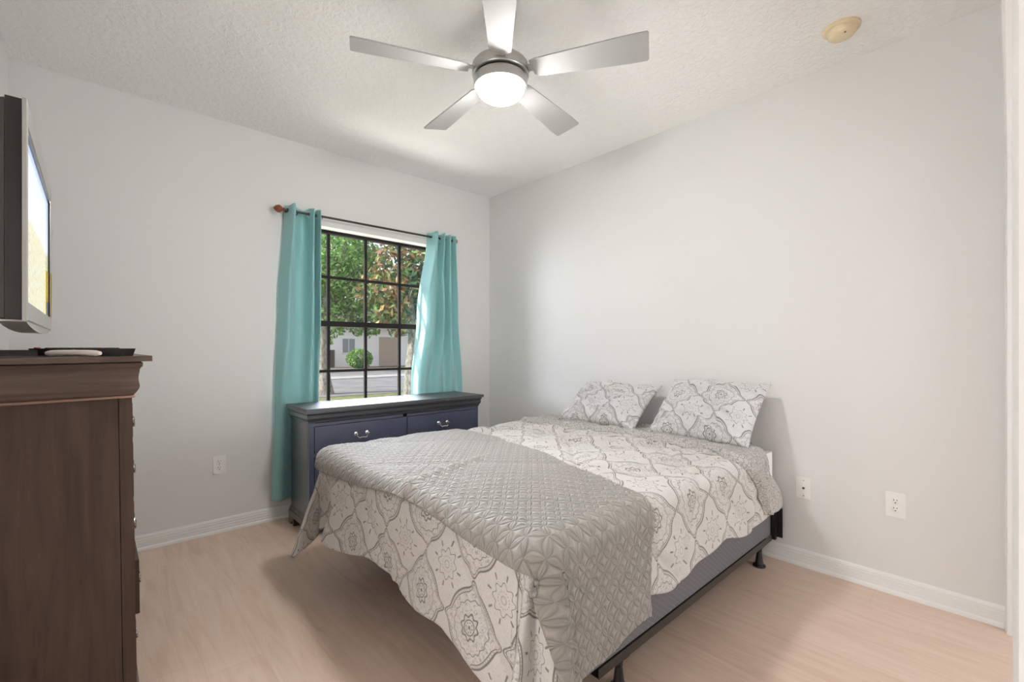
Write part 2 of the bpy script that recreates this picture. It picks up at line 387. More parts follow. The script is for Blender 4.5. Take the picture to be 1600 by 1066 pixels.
def tag(o, label, cat, group=None, kind=None):
    o['label'] = label; o['category'] = cat
    if group: o['group'] = group
    if kind: o['kind'] = kind
    return o
def struct(o): o['kind'] = 'structure'; return o
def copy_tree(o, parent=None):
    c = o.copy(); COL.objects.link(c)
    if parent: c.parent = parent
    for ch in list(o.children): copy_tree(ch, c)
    return c

# ================================================================== room shell
XL, XR, YB, YF, H = -3.225, 0.0, 0.0, -3.50, 2.7039
WX0, WX1, WZ0, WZ1 = -1.86, -0.60, 0.655, 2.135     # window opening
CB = -5.85                                             # closet back
struct(bm_obj('floor', B((XL - 1.8, XR + .1, CB - .1, YB + .2, -0.12, 0.0)), M['floor'], smooth=False))
struct(bm_obj('ceiling', B((XL - 1.8, XR + .1, CB - .1, YB + .2, H, H + .12)), M['ceiling'], smooth=False))
struct(bm_obj('wall_back', B((XL, WX0, YB, YB + .2, 0, H), (WX1, XR, YB, YB + .2, 0, H), (WX0, WX1, YB, YB + .2, WZ1, H), (WX0, WX1, YB, YB + .2, 0, WZ0)), M['wall'], smooth=False))
struct(bm_obj('wall_right', B((XR, XR + .1, CB, YB + .2, 0, H)), M['wall'], smooth=False))
LO0, LO1 = -3.42, -2.30                               # unseen opening added in the left wall to let the side fill lamp in
struct(bm_obj('wall_left', B((XL - .1, XL, LO1, YB + .2, 0, H), (XL - .1, XL, CB, LO0, 0, H), (XL - .1, XL, LO0, LO1, 2.06, H)), M['wall'], smooth=False))
struct(bm_obj('wall_fill_enclosure', B((XL - 1.8, XL - 1.7, -4.2, -1.7, 0, H), (XL - 1.7, XL - .1, -4.2, -4.1, 0, H), (XL - 1.7, XL - .1, -1.8, -1.7, 0, H)), M['wall'], smooth=False))  # added unseen walls that keep the sky out around the side fill lamp
DZ = 2.0
struct(bm_obj('wall_front', B((-0.065, XR, YF - .1, YF, 0, H), (XL, -0.065, YF - .1, YF, DZ, H)), M['wall'], smooth=False))
struct(bm_obj('wall_closet', B((XL, XR, CB - .1, CB, 0, H)), M['wall'], smooth=False))
# white drywall returns of the window recess and the sill board
t_ = 0.006
struct(bm_obj('trim_1', B((WX0, WX0 + t_, YB + .001, YB + .1, WZ0, WZ1), (WX1 - t_, WX1, YB + .001, YB + .1, WZ0, WZ1), (WX0 + t_, WX1 - t_, YB + .001, YB + .1, WZ1 - t_, WZ1), (WX0 + t_, WX1 - t_, YB - .015, YB + .1, WZ0, WZ0 + .02)), M['recess'], smooth=False))
# baseboards with a ribbed face and quarter-round shoe
prof = [(0, 0), (0.020, 0), (0.020, 0.010), (0.017, 0.017), (0.0125, 0.021), (0.0125, 0.034), (0.0105, 0.036), (0.0125, 0.038), (0.0125, 0.052), (0.0105, 0.054), (0.0120, 0.056), (0.0120, 0.068), (0.0095, 0.071), (0.0110, 0.074), (0.0100, 0.084), (0.006, 0.0915), (0, 0.0915)]
def baseboard(name, p0, p1, out):
    bm = bmesh.new(); extrude_profile(bm, prof, p0, p1, out); return struct(bm_obj(name, bm, M['trim'], angle=25))
baseboard('baseboard_back', (XL, YB, 0), (XR, YB, 0), (0, -1, 0))
baseboard('baseboard_right', (XR, YF, 0), (XR, YB, 0), (-1, 0, 0))
baseboard('baseboard_left', (XL, LO1, 0), (XL, YB, 0), (1, 0, 0))
baseboard('baseboard_front', (-0.02, YF, 0), (-0.012, YF, 0), (0, 1, 0))
# closet opening casing (moulded) on the front wall, then the closet door panel
cp = [(0, 0), (0.012, 0), (0.018, 0.006), (0.018, 0.020), (0.015, 0.024), (0.015, 0.045), (0.011, 0.055), (0, 0.055)]
bm = bmesh.new()
a = [bm.verts.new((-0.010 - w_, YF + o_, 0)) for o_, w_ in cp]; b = [bm.verts.new((-0.010 - w_, YF + o_, DZ + 0.055 - w_)) for o_, w_ in cp]
c = [bm.verts.new((-2.6, YF + o_, DZ + 0.055 - w_)) for o_, w_ in cp]
for p, q in ((a, b), (b, c)):
    for i in range(len(cp)): bm.faces.new((p[i], p[(i + 1) % len(cp)], q[(i + 1) % len(cp)], q[i]))
bm.faces.new(a); bm.faces.new(c)
struct(bm_obj('trim_2', bm, M['trim'], angle=25))
d1 = struct(bm_obj('door_1', B((-2.42, -1.55, YF - .035, YF + .0005, 0.008, DZ - .01)), M['trim'], bevel=.002))

# window: bronze frame with meeting rail, muntins and glass
FY0, FY1 = 0.100, 0.150
win = struct(bm_obj('window_1', B((WX0 + .006, WX0 + .034, FY0, FY1, WZ0 + .02, WZ1 - .006), (WX1 - .034, WX1 - .006, FY0, FY1, WZ0 + .02, WZ1 - .006), (WX0 + .034, WX1 - .034, FY0, FY1, WZ1 - .030, WZ1 - .006), (WX0 + .034, WX1 - .034, FY0, FY1, WZ0 + .02, WZ0 + .055)), M['frame'], bevel=.003))
struct(bm_obj('meeting_rail', B((WX0 + .034, WX1 - .034, FY0 - .006, FY1, 1.378, 1.420)), M['frame'], win, bevel=.003))
bm = bmesh.new()
for x in (-1.541, -1.235, -0.925): box(bm, x - .011, x + .011, FY0 + .012, FY0 + .032, WZ0 + .055, WZ1 - .030)
for z in (1.765, 1.028): box(bm, WX0 + .034, WX1 - .034, FY0 + .013, FY0 + .031, z - .011, z + .011)
struct(bm_obj('muntin_grid', bm, M['frame'], win, smooth=False))
struct(bm_obj('window_glass', B((WX0 + .034, WX1 - .034, FY0 + .020, FY0 + .024, WZ0 + .055, WZ1 - .030)), M['glass'], win, smooth=False))

# ================================================================== ceiling fan
FC = Vector((-1.555, -1.958, 0))
fan = tag(empty('ceiling_fan', (FC.x, FC.y, H)), 'silver five-blade ceiling fan with a lit white bowl light', 'ceiling fan')
def fz(z): return z - H
bm = bmesh.new(); lathe(bm, [(0.012, fz(2.645)), (0.045, fz(2.648)), (0.066, fz(2.668)), (0.070, fz(2.7035))]); bm_obj('canopy', bm, M['nickel'], fan)
bm = bmesh.new(); lathe(bm, [(0.013, fz(2.50)), (0.013, fz(2.66))], n=16); bm_obj('downrod', bm, M['nickel'], fan)
bm = bmesh.new(); lathe(bm, [(0.10, fz(2.4175)), (0.124, fz(2.4195)), (0.127, fz(2.424)), (0.127, fz(2.462)), (0.118, fz(2.474)), (0.08, fz(2.486)), (0.035, fz(2.497)), (0.026, fz(2.52)), (0.014, fz(2.53))], n=48); bm_obj('motor_housing', bm, M['nickel'], fan)
bm = bmesh.new(); lathe(bm, [(0.108, fz(2.366)), (0.117, fz(2.369)), (0.120, fz(2.384)), (0.120, fz(2.406)), (0.112, fz(2.4155)), (0.10, fz(2.4165))], n=48); bm_obj('light_kit_ring', bm, M['nickel'], fan)
bowl = [(0.1065 * math.cos(t), fz(2.368) - 0.060 * math.sin(t)) for t in np.linspace(0, PI / 2 * 0.985, 12)]
bm = bmesh.new(); lathe(bm, bowl, n=48); bm_obj('light_bowl', bm, M['opal'], fan)
def blade_mesh():
    bm = bmesh.new(); pts = []
    N = 14
    for i in range(N + 1):
        r = 0.135 + (0.630 - 0.135) * i / N; s = i / N
        hw = 0.046 + 0.024 * min(1, s * 1.15)
        pts.append((r, hw))
    up = [(r, -h) for r, h in pts]; dn = [(r, h * (1.0 if r < .6 else 0.995)) for r, h in pts]
    # clipped root corner and softly rounded tip
    dn[0] = (0.150, 0.030); up[0] = (0.140, -0.040)
    top = {}
    for side, z in ((0, 0.003), (1, -0.003)):
        top[side] = ([bm.verts.new((r, h, z)) for r, h in up], [bm.verts.new((r, h, z)) for r, h in dn], [bm.verts.new((0.636, h, z)) for h in (-0.062, 0.062)])
    for s in (0, 1):
        u_, d_, tp = top[s]
        for i in range(N): bm.faces.new((u_[i], u_[i + 1], d_[i + 1], d_[i]))
        bm.faces.new((u_[N], tp[0], tp[1], d_[N]))
    loop = lambda s: top[s][0] + top[s][2] + list(reversed(top[s][1]))
    l0, l1 = loop(0), loop(1)
    for i in range(len(l0)): bm.faces.new((l0[i], l0[(i + 1) % len(l0)], l1[(i + 1) % len(l0)], l1[i]))
    return bm
b0 = bm_obj('blade', blade_mesh(), M['blade'], fan)
bm = B((0.105, 0.225, -0.018, 0.018, 0.003, 0.007), (0.098, 0.128, -0.024, 0.024, 0.0035, 0.018)); iron = bm_obj('blade_iron', bm, M['nickel'], b0, bevel=.002)
PITCH = math.radians(13)
for k in range(5):
    o = b0 if k == 0 else copy_tree(b0, fan)
    o.rotation_euler = Matrix.Rotation(math.radians(12.3 + 72 * k), 4, 'Z').to_euler()
    o.rotation_euler = (Matrix.Rotation(math.radians(12.3 + 72 * k), 4, 'Z') @ Matrix.Rotation(-PITCH, 4, 'X')).to_euler()
    o.location = (0, 0, fz(2.432))

# smoke detector
sd = tag(empty('smoke_detector', (-0.318, -2.965, H)), 'round yellowed smoke detector on the ceiling', 'smoke detector')
bm = bmesh.new(); lathe(bm, [(0.074, -0.0005), (0.074, -0.010), (0.070, -0.014), (0.060, -0.015)], n=40); bm_obj('base_plate', bm, M['ivory'], sd)
bm = bmesh.new(); lathe(bm, [(0.059, -0.0145), (0.058, -0.024), (0.053, -0.036), (0.046, -0.042), (0.02, -0.0435)], n=40); bm_obj('sensor_housing', bm, M['ivory'], sd)
bm = bmesh.new(); lathe(bm, [(0.0048, -0.0425), (0.0048, -0.0452), (0.003, -0.0458)], c=(-0.030, -0.020, 0), n=16); bm_obj('test_button', bm, M['ivory_dark'], sd)

# ================================================================== wall plates
def plate(name, loc, ang, label, cat, outlet=True, group=None, W=.072, Hh=.116):
    e = tag(empty(name, loc, ang), label, cat, group)      # local: x across, -y out of the wall
    bm_obj('cover_plate', B((-W / 2, W / 2, -.0055, 0, -Hh / 2, Hh / 2)), M['white_plastic'], e, bevel=.0022)
    if outlet:
        for s in (1, -1):
            bm = bmesh.new(); lathe(bm, [(0.0165, -.0050), (0.0165, -.0072), (0.0150, -.0078)], c=(0, 0, s * .0195), ax='y', n=24)
            r_ = bm_obj('receptacle', bm, M['white_plastic'], e)
            bm = B((-.0075, -.0050, -.0084, -.0074, s * .0195 + .001, s * .0195 + .0095), (.0050, .0075, -.0084, -.0074, s * .0195 + .002, s * .0195 + .009))
            lathe(bm, [(.0028, -.0074), (.0028, -.0084)], c=(0, 0, s * .0195 - .0075), ax='y', n=12)
            bm_obj('slots', bm, M['slot'], r_)
        bm = bmesh.new(); lathe(bm, [(.003, -.0050), (.003, -.0064)], ax='y', n=12); bm_obj('screw', bm, M['chrome'], e)
    else:
        bm = bmesh.new(); lathe(bm, [(.0062, -.0050), (.0062, -.0075), (.0045, -.0085)], ax='y', n=20); bm_obj('port', bm, M['slot'], e)
        for s in (1, -1):
            bm = bmesh.new(); lathe(bm, [(.003, -.0050), (.003, -.0064)], c=(0, 0, s * .042), ax='y', n=12); bm_obj('screw', bm, M['chrome'], e)
plate('wall_outlet', (-2.293, 0, 0.443), 0, 'white duplex outlet on window wall left of curtain', 'wall outlet')
plate('wall_outlet', (0, -3.119, 0.437), -PI / 2, 'white duplex outlet on right wall near the closet casing', 'wall outlet', W=.076, Hh=.118)
plate('cable_wall_plate', (0, -2.727, 0.432), -PI / 2, 'white cable wall plate with one dark port beside bed', 'wall plate', outlet=False)

# ================================================================== brown chest of drawers
CX0, CX1, CY0, CY1, CH = -3.195, -2.800, -1.485, -0.62, 1.172
chest = tag(empty('chest_of_drawers', (CX0, (CY0 + CY1) / 2, 0)), 'tall dark brown chest of drawers against left wall', 'chest of drawers')
O = Vector((CX0, (CY0 + CY1) / 2, 0)); cw, cdp = (CY1 - CY0) / 2, CX1 - CX0
def cbox(*a): return a
bm = B((0.004, cdp - .036, -cw, -cw + .018, .05, 1.03), (0.004, cdp - .036, cw - .018, cw, .05, 1.03), (0.0, .004, -cw + .004, cw - .004, .05, 1.03), (0.004, cdp - .036, -cw + .018, cw - .018, .055, .07))
bm_obj('carcass', bm, M['brown'], chest, bevel=.001)
bm = B((cdp - .034, cdp, -cw, -cw + .040, .05, 1.03), (cdp - .034, cdp, cw - .040, cw, .05, 1.03))
for z in (.060, .262, .468, .673, .880, 1.018): box(bm, cdp - .034, cdp - .002, -cw + .040, cw - .040, z - .010, z + .010)
bm_obj('face_frame', bm, M['brown'], chest, bevel=.0015)
def ring_moulding(name, prof, mat, parent, x0, x1, y0, y1):
    """prof (outward, z) swept round back-left-front: three sides (front +x and both ends), flat back"""
    bm = bmesh.new(); rows = []
    for o_, z in prof:
        rows.append([bm.verts.new((x0, y0 - o_, z)), bm.verts.new((x1 + o_, y0 - o_, z)), bm.verts.new((x1 + o_, y1 + o_, z)), bm.verts.new((x0, y1 + o_, z))])
    for r0, r1 in zip(rows, rows[1:]):
        for i in range(4): bm.faces.new((r0[i], r0[(i + 1) % 4], r1[(i + 1) % 4], r1[i]))
    bm.faces.new(rows[0]); bm.faces.new(rows[-1])
    return bm_obj(name, bm, mat, parent, angle=30)
bm_ = [(0.001, 1.030), (0.006, 1.031), (0.009, 1.0345), (0.006, 1.038), (0.001, 1.039)]
ring_moulding('bead', bm_, M['bead'], chest, 0, cdp, -cw, cw)
ogee = [(0.002, 1.039)] + [(0.006 + 0.014 * math.sin(PI / 2 * s), 1.042 + 0.030 * s) for s in np.linspace(0, 1, 8)] + [(0.020 - 0.003 * math.sin(PI * s), 1.074 + 0.045 * s) for s in np.linspace(0, 1, 7)][1:] + [(0.020, 1.124), (0.023, 1.132), (0.028, 1.137), (0.029, 1.148), (0.024, 1.1525)]
ring_moulding('crown_moulding', ogee, M['brown_x'], chest, 0, cdp, -cw, cw)
bm_obj('top', B((-.004, cdp + .052, -cw - .052, cw + .052, 1.1535, CH)), M['brown_x'], chest, bevel=.006, seg=3)
bm = bmesh.new()
pl = [(0.0, .1095), (0.004, .106), (0.012, .094), (0.014, .088), (0.014, .0)]
rows = []
ring_moulding('plinth', [(0.008, 0.022), (0.008, .040), (0.002, .0495)], M['brown_x'], chest, 0, cdp, -cw, cw)
for sx_ in (0.002, cdp - .085):
    for sy_ in (-cw - .012, cw - .073):
        bm = B((sx_, sx_ + .085, sy_, sy_ + .085, 0, .0215)); bm_obj('foot', bm, M['brown_x'], chest, bevel=.006)
def bail_pull(parent, y, z, x, n=(1, 0, 0), half=.043, mat='chrome', dep=1.0):
    """two round rosettes and a hanging bail; n = outward normal along +x or -y"""
    def T(a, o, zz):       # a along the front, o outwards
        return (x + o * dep, y + a, z + zz) if n[0] else (x + a, y - o * dep, z + zz)
    bm = bmesh.new()
    ax = 'x' if n[0] else 'y'; sg = 1 if n[0] else -1
    for s in (-1, 1):
        lathe(bm, [(0.0145, sg * .0002), (0.0145, sg * .003 * dep), (0.011, sg * .006 * dep), (0.006, sg * .009 * dep), (0.006, sg * .020 * dep), (0.009, sg * .023 * dep), (0.006, sg * .028 * dep), (0.001, sg * .029 * dep)], c=T(s * half, 0, 0), ax=ax, n=20)
    pts = [T(-half, .020, 0), T(-half * .98, .021, -.010), T(-half * .80, .023, -.020), T(-half * .55, .024, -.027), T(-half * .2, .024, -.024), T(half * .2, .024, -.024), T(half * .55, .024, -.027), T(half * .80, .023, -.020), T(half * .98, .021, -.010), T(half, .020, 0)]
    tube(bm, pts, [.0032, .0032, .0036, .004, .0036, .0036, .004, .0036, .0032, .0032], n=8)
    return bm_obj('handle', bm, M[mat], parent)
for i, (z0, z1) in enumerate([(.072, .252), (.272, .458), (.478, .663), (.683, .870), (.890, 1.008)]):
    pull = .013 if i == 1 else 0.002
    dr = bm_obj('drawer', B((cdp - .020 + pull, cdp + .001 + pull, -cw + .043, cw - .043, z0, z1)), M['brown'], chest, bevel=.003)
    if i == 1: bm_obj('drawer_box', B((cdp - .33, cdp - .020 + pull, -cw + .05, cw - .05, z0 + .01, z1 - .02)), M['brown'], dr)
    for s in (-1, 1): bail_pull(dr, s * .23, (z0 + z1) / 2 - .01, cdp + .001 + pull, dep=.38)
chest.rotation_euler = (0, math.radians(-0.7), 0); chest.location.z = .0005
chest.location.x += .012

# things on the chest
def chest_pt(px, py):    # where the sight line at the photo's (px, py) meets the chest's top board
    d = Vector((math.sin(YAW), math.cos(YAW), 0)); r = Vector((math.cos(YAW), -math.sin(YAW), 0))
    v = d + r * ((px - 800) / 711.4456) + Vector((0, 0, 1)) * ((545.79 - py) / 711.4456)
    return CAM + v * (((CH + .001) - CAM.z) / v.z)
ra = math.radians(-20)
rem = tag(empty('remote_control', (-2.925, -1.435, CH + .0055), math.radians(-44)), 'long black remote control with a red button on brown chest', 'remote control')
bm = bmesh.new()
vs = [(-.155, -.024), (.160, -.024), (.160, .024), (-.155, .024)]
lo = [bm.verts.new((x * .94, y, 0)) for x, y in vs]; hi = [bm.verts.new((x, y, .025)) for x, y in vs]
bm.faces.new(lo); bm.faces.new(hi)
for i in range(4): bm.faces.new((lo[i], lo[(i + 1) % 4], hi[(i + 1) % 4], hi[i]))
bm_obj('body', bm, M['black_plastic'], rem, bevel=.004, seg=3)
bm = bmesh.new()
for i in range(11):
    for j in (-1, 0, 1):
        if (i, j) in ((0, -1), (9, -1)): continue
        lathe(bm, [(.0052, .0245), (.0052, .0270), (.003, .0278)], c=(-.118 + i * .0225, j * .0135, 0), n=10)
bm_obj('buttons', bm, M['dark_plastic'], rem)
bm = bmesh.new(); lathe(bm, [(.008, .0245), (.008, .0275), (.005, .0285)], c=(-.138, -.0125, 0), n=14); bm_obj('power_button', bm, M['red'], rem)['label'] = 'red power button'
bm = bmesh.new(); lathe(bm, [(.005, .0245), (.005, .027)], c=(-.118 + 9 * .0225, -.0135, 0), n=12); bm_obj('small_button', bm, M['red'], rem)['label'] = 'small red button'
wr = tag(empty('game_controller', (-2.944, -1.484, CH + .0055), math.radians(-44)), 'small off-white rounded remote in front of the black one', 'remote control')
bm = bmesh.new()
pts = [(-.088 + .176 * i / 12, 0, .0095 + .002 * math.sin(PI * i / 12)) for i in range(13)]
tube(bm, pts, [.006, .009, .0095, .0095, .0092, .009, .009, .009, .0092, .0095, .0095, .009, .006], n=14); bm_obj('shell', bm, M['pink_white'], wr)
bm = bmesh.new(); lathe(bm, [(.004, .0185), (.004, .0205), (.002, .021)], n=12); bm_obj('button', bm, M['silver'], wr)
wr.name = 'white_remote'
mb = tag(bm_obj('media_box', B((-.095, .095, -.07, .07, 0, .020)), M['gloss_black'], None, bevel=.003), 'flat dark box lying behind the black remote on chest', 'media box')
mb.location = (-3.085, -1.30, CH + .0055); mb.rotation_euler = (0, 0, math.radians(4))

# ================================================================== television
TY0, TY1, TZ0, TZ1, TX = -1.580, -0.620, 1.272, 1.925, -3.036
tv = tag(empty('television', (TX - .1, (TY0 + TY1) / 2, TZ0)), 'older flat television above brown chest with a painted sky reflection on its screen', 'television')
O = Vector((TX - .1, (TY0 + TY1) / 2, TZ0)); hw = (TY1 - TY0) / 2; hh = TZ1 - TZ0; fx = .1
bm = bmesh.new()
iy, iz0, iz1 = hw - .018, .070, hh - .074
def fr_ring(x, y, z0, z1): return [bm.verts.new((x, -y, z0)), bm.verts.new((x, y, z0)), bm.verts.new((x, y, z1)), bm.verts.new((x, -y, z1))]
r0 = fr_ring(fx - .012, hw, 0.010, hh); r1 = fr_ring(fx - .003, hw, 0.010, hh); r2 = fr_ring(fx, hw - .004, .014, hh - .006); r3 = fr_ring(fx - .002, iy + .004, iz0 - .004, iz1 + .004); r4 = fr_ring(fx - .012, iy, iz0, iz1)
for p, q in ((r0, r1), (r1, r2), (r2, r3), (r3, r4)):
    for i in range(4): bm.faces.new((p[i], p[(i + 1) % 4], q[(i + 1) % 4], q[i]))
bm.faces.new(r0)
bm_obj('bezel', bm, M['silver'], tv, angle=30)
bm = B((fx - .0115, fx - .0035, -iy + .000, iy, iz1 - .014, iz1 + .002), (fx - .0115, fx - .0035, -iy, -iy + .006, iz0, iz1), (fx - .0115, fx - .0035, iy - .010, iy, iz0, iz1)); bm_obj('screen_border', bm, M['gloss_black'], tv)
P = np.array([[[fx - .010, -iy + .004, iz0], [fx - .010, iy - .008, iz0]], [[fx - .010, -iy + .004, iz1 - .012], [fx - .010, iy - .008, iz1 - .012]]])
sc_ = grid_mesh('screen', P, np.array([[[0, 0], [1.5, 0]], [[0, 1], [1.5, 1]]]), M['screen'], tv); sc_['label'] = 'screen with painted glowing reflection of pale sky above trees'
bm_obj('side_trim', B((fx - .046, fx - .0125, -hw + .003, hw - .003, .014, hh - .004)), M['gloss_black'], tv, bevel=.004)
bm = bmesh.new()
a = [bm.verts.new(p) for p in ((fx - .047, -hw + .006, .016), (fx - .047, hw - .006, .016), (fx - .047, hw - .006, hh - .010), (fx - .047, -hw + .006, hh - .010))]
b = [bm.verts.new(p) for p in ((fx - .115, -hw + .016, .03), (fx - .115, hw - .016, .03), (fx - .115, hw - .016, hh - .03), (fx - .115, -hw + .016, hh - .03))]
c = [bm.verts.new(p) for p in ((fx - .135, -hw + .15, .10), (fx - .135, hw - .15, .10), (fx - .135, hw - .15, hh - .12), (fx - .135, -hw + .15, hh - .12))]
for p, q in ((a, b), (b, c)):
    for i in range(4): bm.faces.new((p[i], p[(i + 1) % 4], q[(i + 1) % 4], q[i]))
bm.faces.new(a); bm.faces.new(c)
bm_obj('rear_housing', bm, M['dark_plastic'], tv, bevel=.005)
# curved speaker strip under the bezel
bm = bmesh.new(); N = 18; rows = []
for i in range(N + 1):
    s = -1 + 2 * i / N; y = s * (hw - .01); dz = -.022 * (1 - s * s) ** .8 if abs(s) < 1 else 0
    rows.append([bm.verts.new((fx - .004, y, .012)), bm.verts.new((fx - .004, y, .008 + dz)), bm.verts.new((fx - .060, y, .008 + dz * .9)), bm.verts.new((fx - .060, y, .014))])
for p, q in zip(rows, rows[1:]):
    for i in range(4): bm.faces.new((p[i], p[(i + 1) % 4], q[(i + 1) % 4], q[i]))
bm.faces.new(rows[0]); bm.faces.new(rows[-1]); bm_obj('speaker_strip', bm, M['silver'], tv, angle=30)
bm_obj('wall_bracket', B((-.088, fx - .134, -.12, .12, .22, .44)), M['black_metal'], tv, bevel=.003)
st = bm_obj('sticker', B((fx - .0095, fx - .0085, iy - .13, iy - .012, iz0 + .001, iz0 + .19), (fx - .001, fx + .0012, iy + .004, iy + .014, iz0 - .0, iz0 + .19)), M['yellow'], tv, smooth=False); st['label'] = 'yellow sticker'
bm_obj('sticker_print', B((fx - .0088, fx - .0080, iy - .105, iy - .02, iz0 + .004, iz0 + .06)), M['blue'], st, smooth=False)

# ================================================================== dark dresser under the window
DX0, DX1, DY0, DY1, DH = -1.886, -0.520, -0.480, -0.118, 0.820
dre = tag(empty('dresser', ((DX0 + DX1) / 2, (DY0 + DY1) / 2, 0)), 'wide dark blue-black dresser under the window', 'dresser')
mx_, my_ = (DX0 + DX1) / 2, (DY0 + DY1) / 2; hw, hd = (DX1 - DX0) / 2, (DY1 - DY0) / 2
bm_obj('carcass', B((-hw, -hw + .018, -hd + .031, hd, .12, .725), (hw - .018, hw, -hd + .031, hd, .12, .725), (-hw + .018, hw - .018, hd - .006, hd, .12, .725), (-hw + .018, hw - .018, -hd + .031, hd - .006, .12, .135)), M['espresso'], dre, bevel=.001)
bm = B((-hw, -hw + .030, -hd, -hd + .030, .12, .725), (hw - .030, hw, -hd, -hd + .030, .12, .725), (-.015, .015, -hd + .002, -hd + .030, .135, .700))
for z in (.126, .321, .515, .712): box(bm, -hw + .030, -.015, -hd + .002, -hd + .030, z - .010, z + .010); box(bm, .015, hw - .030, -hd + .002, -hd + .030, z - .010, z + .010)
bm_obj('face_frame', bm, M['espresso_front'], dre, bevel=.0015)
def ring4(name, prof, mat, parent, hx, y0, y1):
    bm = bmesh.new(); rows = []
    for o_, z in prof: rows.append([bm.verts.new(p) for p in ((-hx - o_, y1, z), (-hx - o_, y0 - o_, z), (hx + o_, y0 - o_, z), (hx + o_, y1, z))])
    for r0, r1 in zip(rows, rows[1:]):
        for i in range(4): bm.faces.new((r0[i], r0[(i + 1) % 4], r1[(i + 1) % 4], r1[i]))
    bm.faces.new(rows[0]); bm.faces.new(rows[-1]); return bm_obj(name, bm, mat, parent, angle=30)
crown = [(0.001, .725), (0.006, .726), (0.007, .731), (0.003, .735), (0.006, .737)] + [(0.007 + .010 * math.sin(PI / 2 * s), .738 + .020 * s) for s in np.linspace(0, 1, 6)] + [(0.016, .775), (0.019, .783), (0.023, .787), (0.023, .797), (0.012, .799)]
ring4('crown_moulding', crown, M['espresso'], dre, hw, -hd, hd)
bm_obj('top', B((-hw - .030, hw + .030, -hd - .040, hd + .010, .7995, DH)), M['espresso_top'], dre, bevel=.005, seg=3)
ring4('plinth', [(0.016, .052), (0.018, .085), (0.016, .092), (0.011, .096), (0.010, .106), (0.002, .1195)], M['plinth'], dre, hw, -hd, hd)
for sx_ in (-1, 1):
    for y in (-hd - .016, hd - .09):
        bm = bmesh.new()
        prof_ = [(0, 0), (.062, 0), (.066, .012), (.078, .024), (.094, .034), (.10, .0515), (0, .0515)]
        yy0, yy1 = (y, y + .104) if y < 0 else (y - .014, y + .09)
        x0 = -hw - .016 if sx_ < 0 else hw + .016
        f0 = [bm.verts.new((x0 - sx_ * p, yy0, q)) for p, q in prof_]; f1 = [bm.verts.new((x0 - sx_ * p, yy0 + .02, q)) for p, q in prof_]
        bm.faces.new(f0); bm.faces.new(f1)
        for i in range(len(prof_)): bm.faces.new((f0[i], f0[(i + 1) % 7], f1[(i + 1) % 7], f1[i]))
        # return leg along the side
        sgn = 1 if y < 0 else -1; ys = yy0 + .02 if y < 0 else yy1
        pr2 = [(0, 0), (.045, 0), (.055, .02), (.08, .036), (.084, .0515), (0, .0515)]
        g0 = [bm.verts.new((x0, ys + sgn * p, q)) for p, q in pr2]; g1 = [bm.verts.new((x0 - sx_ * .018, ys + sgn * p, q)) for p, q in pr2]
        bm.faces.new(g0); bm.faces.new(g1)
        for i in range(6): bm.faces.new((g0[i], g0[(i + 1) % 6], g1[(i + 1) % 6], g1[i]))
        bm_obj('foot', bm, M['plinth'], dre, angle=25)
for (z0, z1) in ((.334, .508), (.139, .314), (.528, .699)):
    for (x0, x1) in ((-hw + .034, -.018), (.018, hw - .034)):
        dr = bm_obj('drawer', B((x0, x1, -hd - .004, -hd + .016, z0, z1)), M['espresso_front'], dre, bevel=.003)
        bail_pull(dr, -hd - .004, (z0 + z1) / 2 + .010, (x0 + x1) / 2 - .005, n=(0, -1, 0), half=.040)

# ================================================================== curtain rod and curtains
RY, RZ = -0.068, 2.178
rod = tag(empty('curtain_rod', (-1.21, RY, RZ)), 'thin bronze curtain rod with round wooden finials over window', 'curtain rod')
bm = bmesh.new(); tube(bm, [(-.705, 0, 0), (.715, 0, .008)], .0085, n=14); bm_obj('pole', bm, M['rod'], rod)
for s, zz in ((-1, 0), (1, .008)):
    bm = bmesh.new(); x0 = s * .706
    lathe(bm, [(.007, x0), (.012, x0 + s * .003), (.012, x0 + s * .008), (.009, x0 + s * .012), (.019, x0 + s * .020), (.026, x0 + s * .032), (.026, x0 + s * .042), (.019, x0 + s * .056), (.008, x0 + s * .066), (.001, x0 + s * .071)], c=(0, 0, zz), ax='x', n=24)
    bm_obj('finial', bm, M['finial'], rod)
    bm = B((s * .688 - .006, s * .688 + .006, .060, .0675, -.045, .020), (s * .688 - .005, s * .688 + .005, .005, .062, -.010 + zz, -.004 + zz)); lathe(bm, [(.0125, s * .688 - .005), (.0125, s * .688 + .005)], c=(0, 0, zz), ax='x', n=16)
    bm_obj('bracket', bm, M['black_metal'], rod)

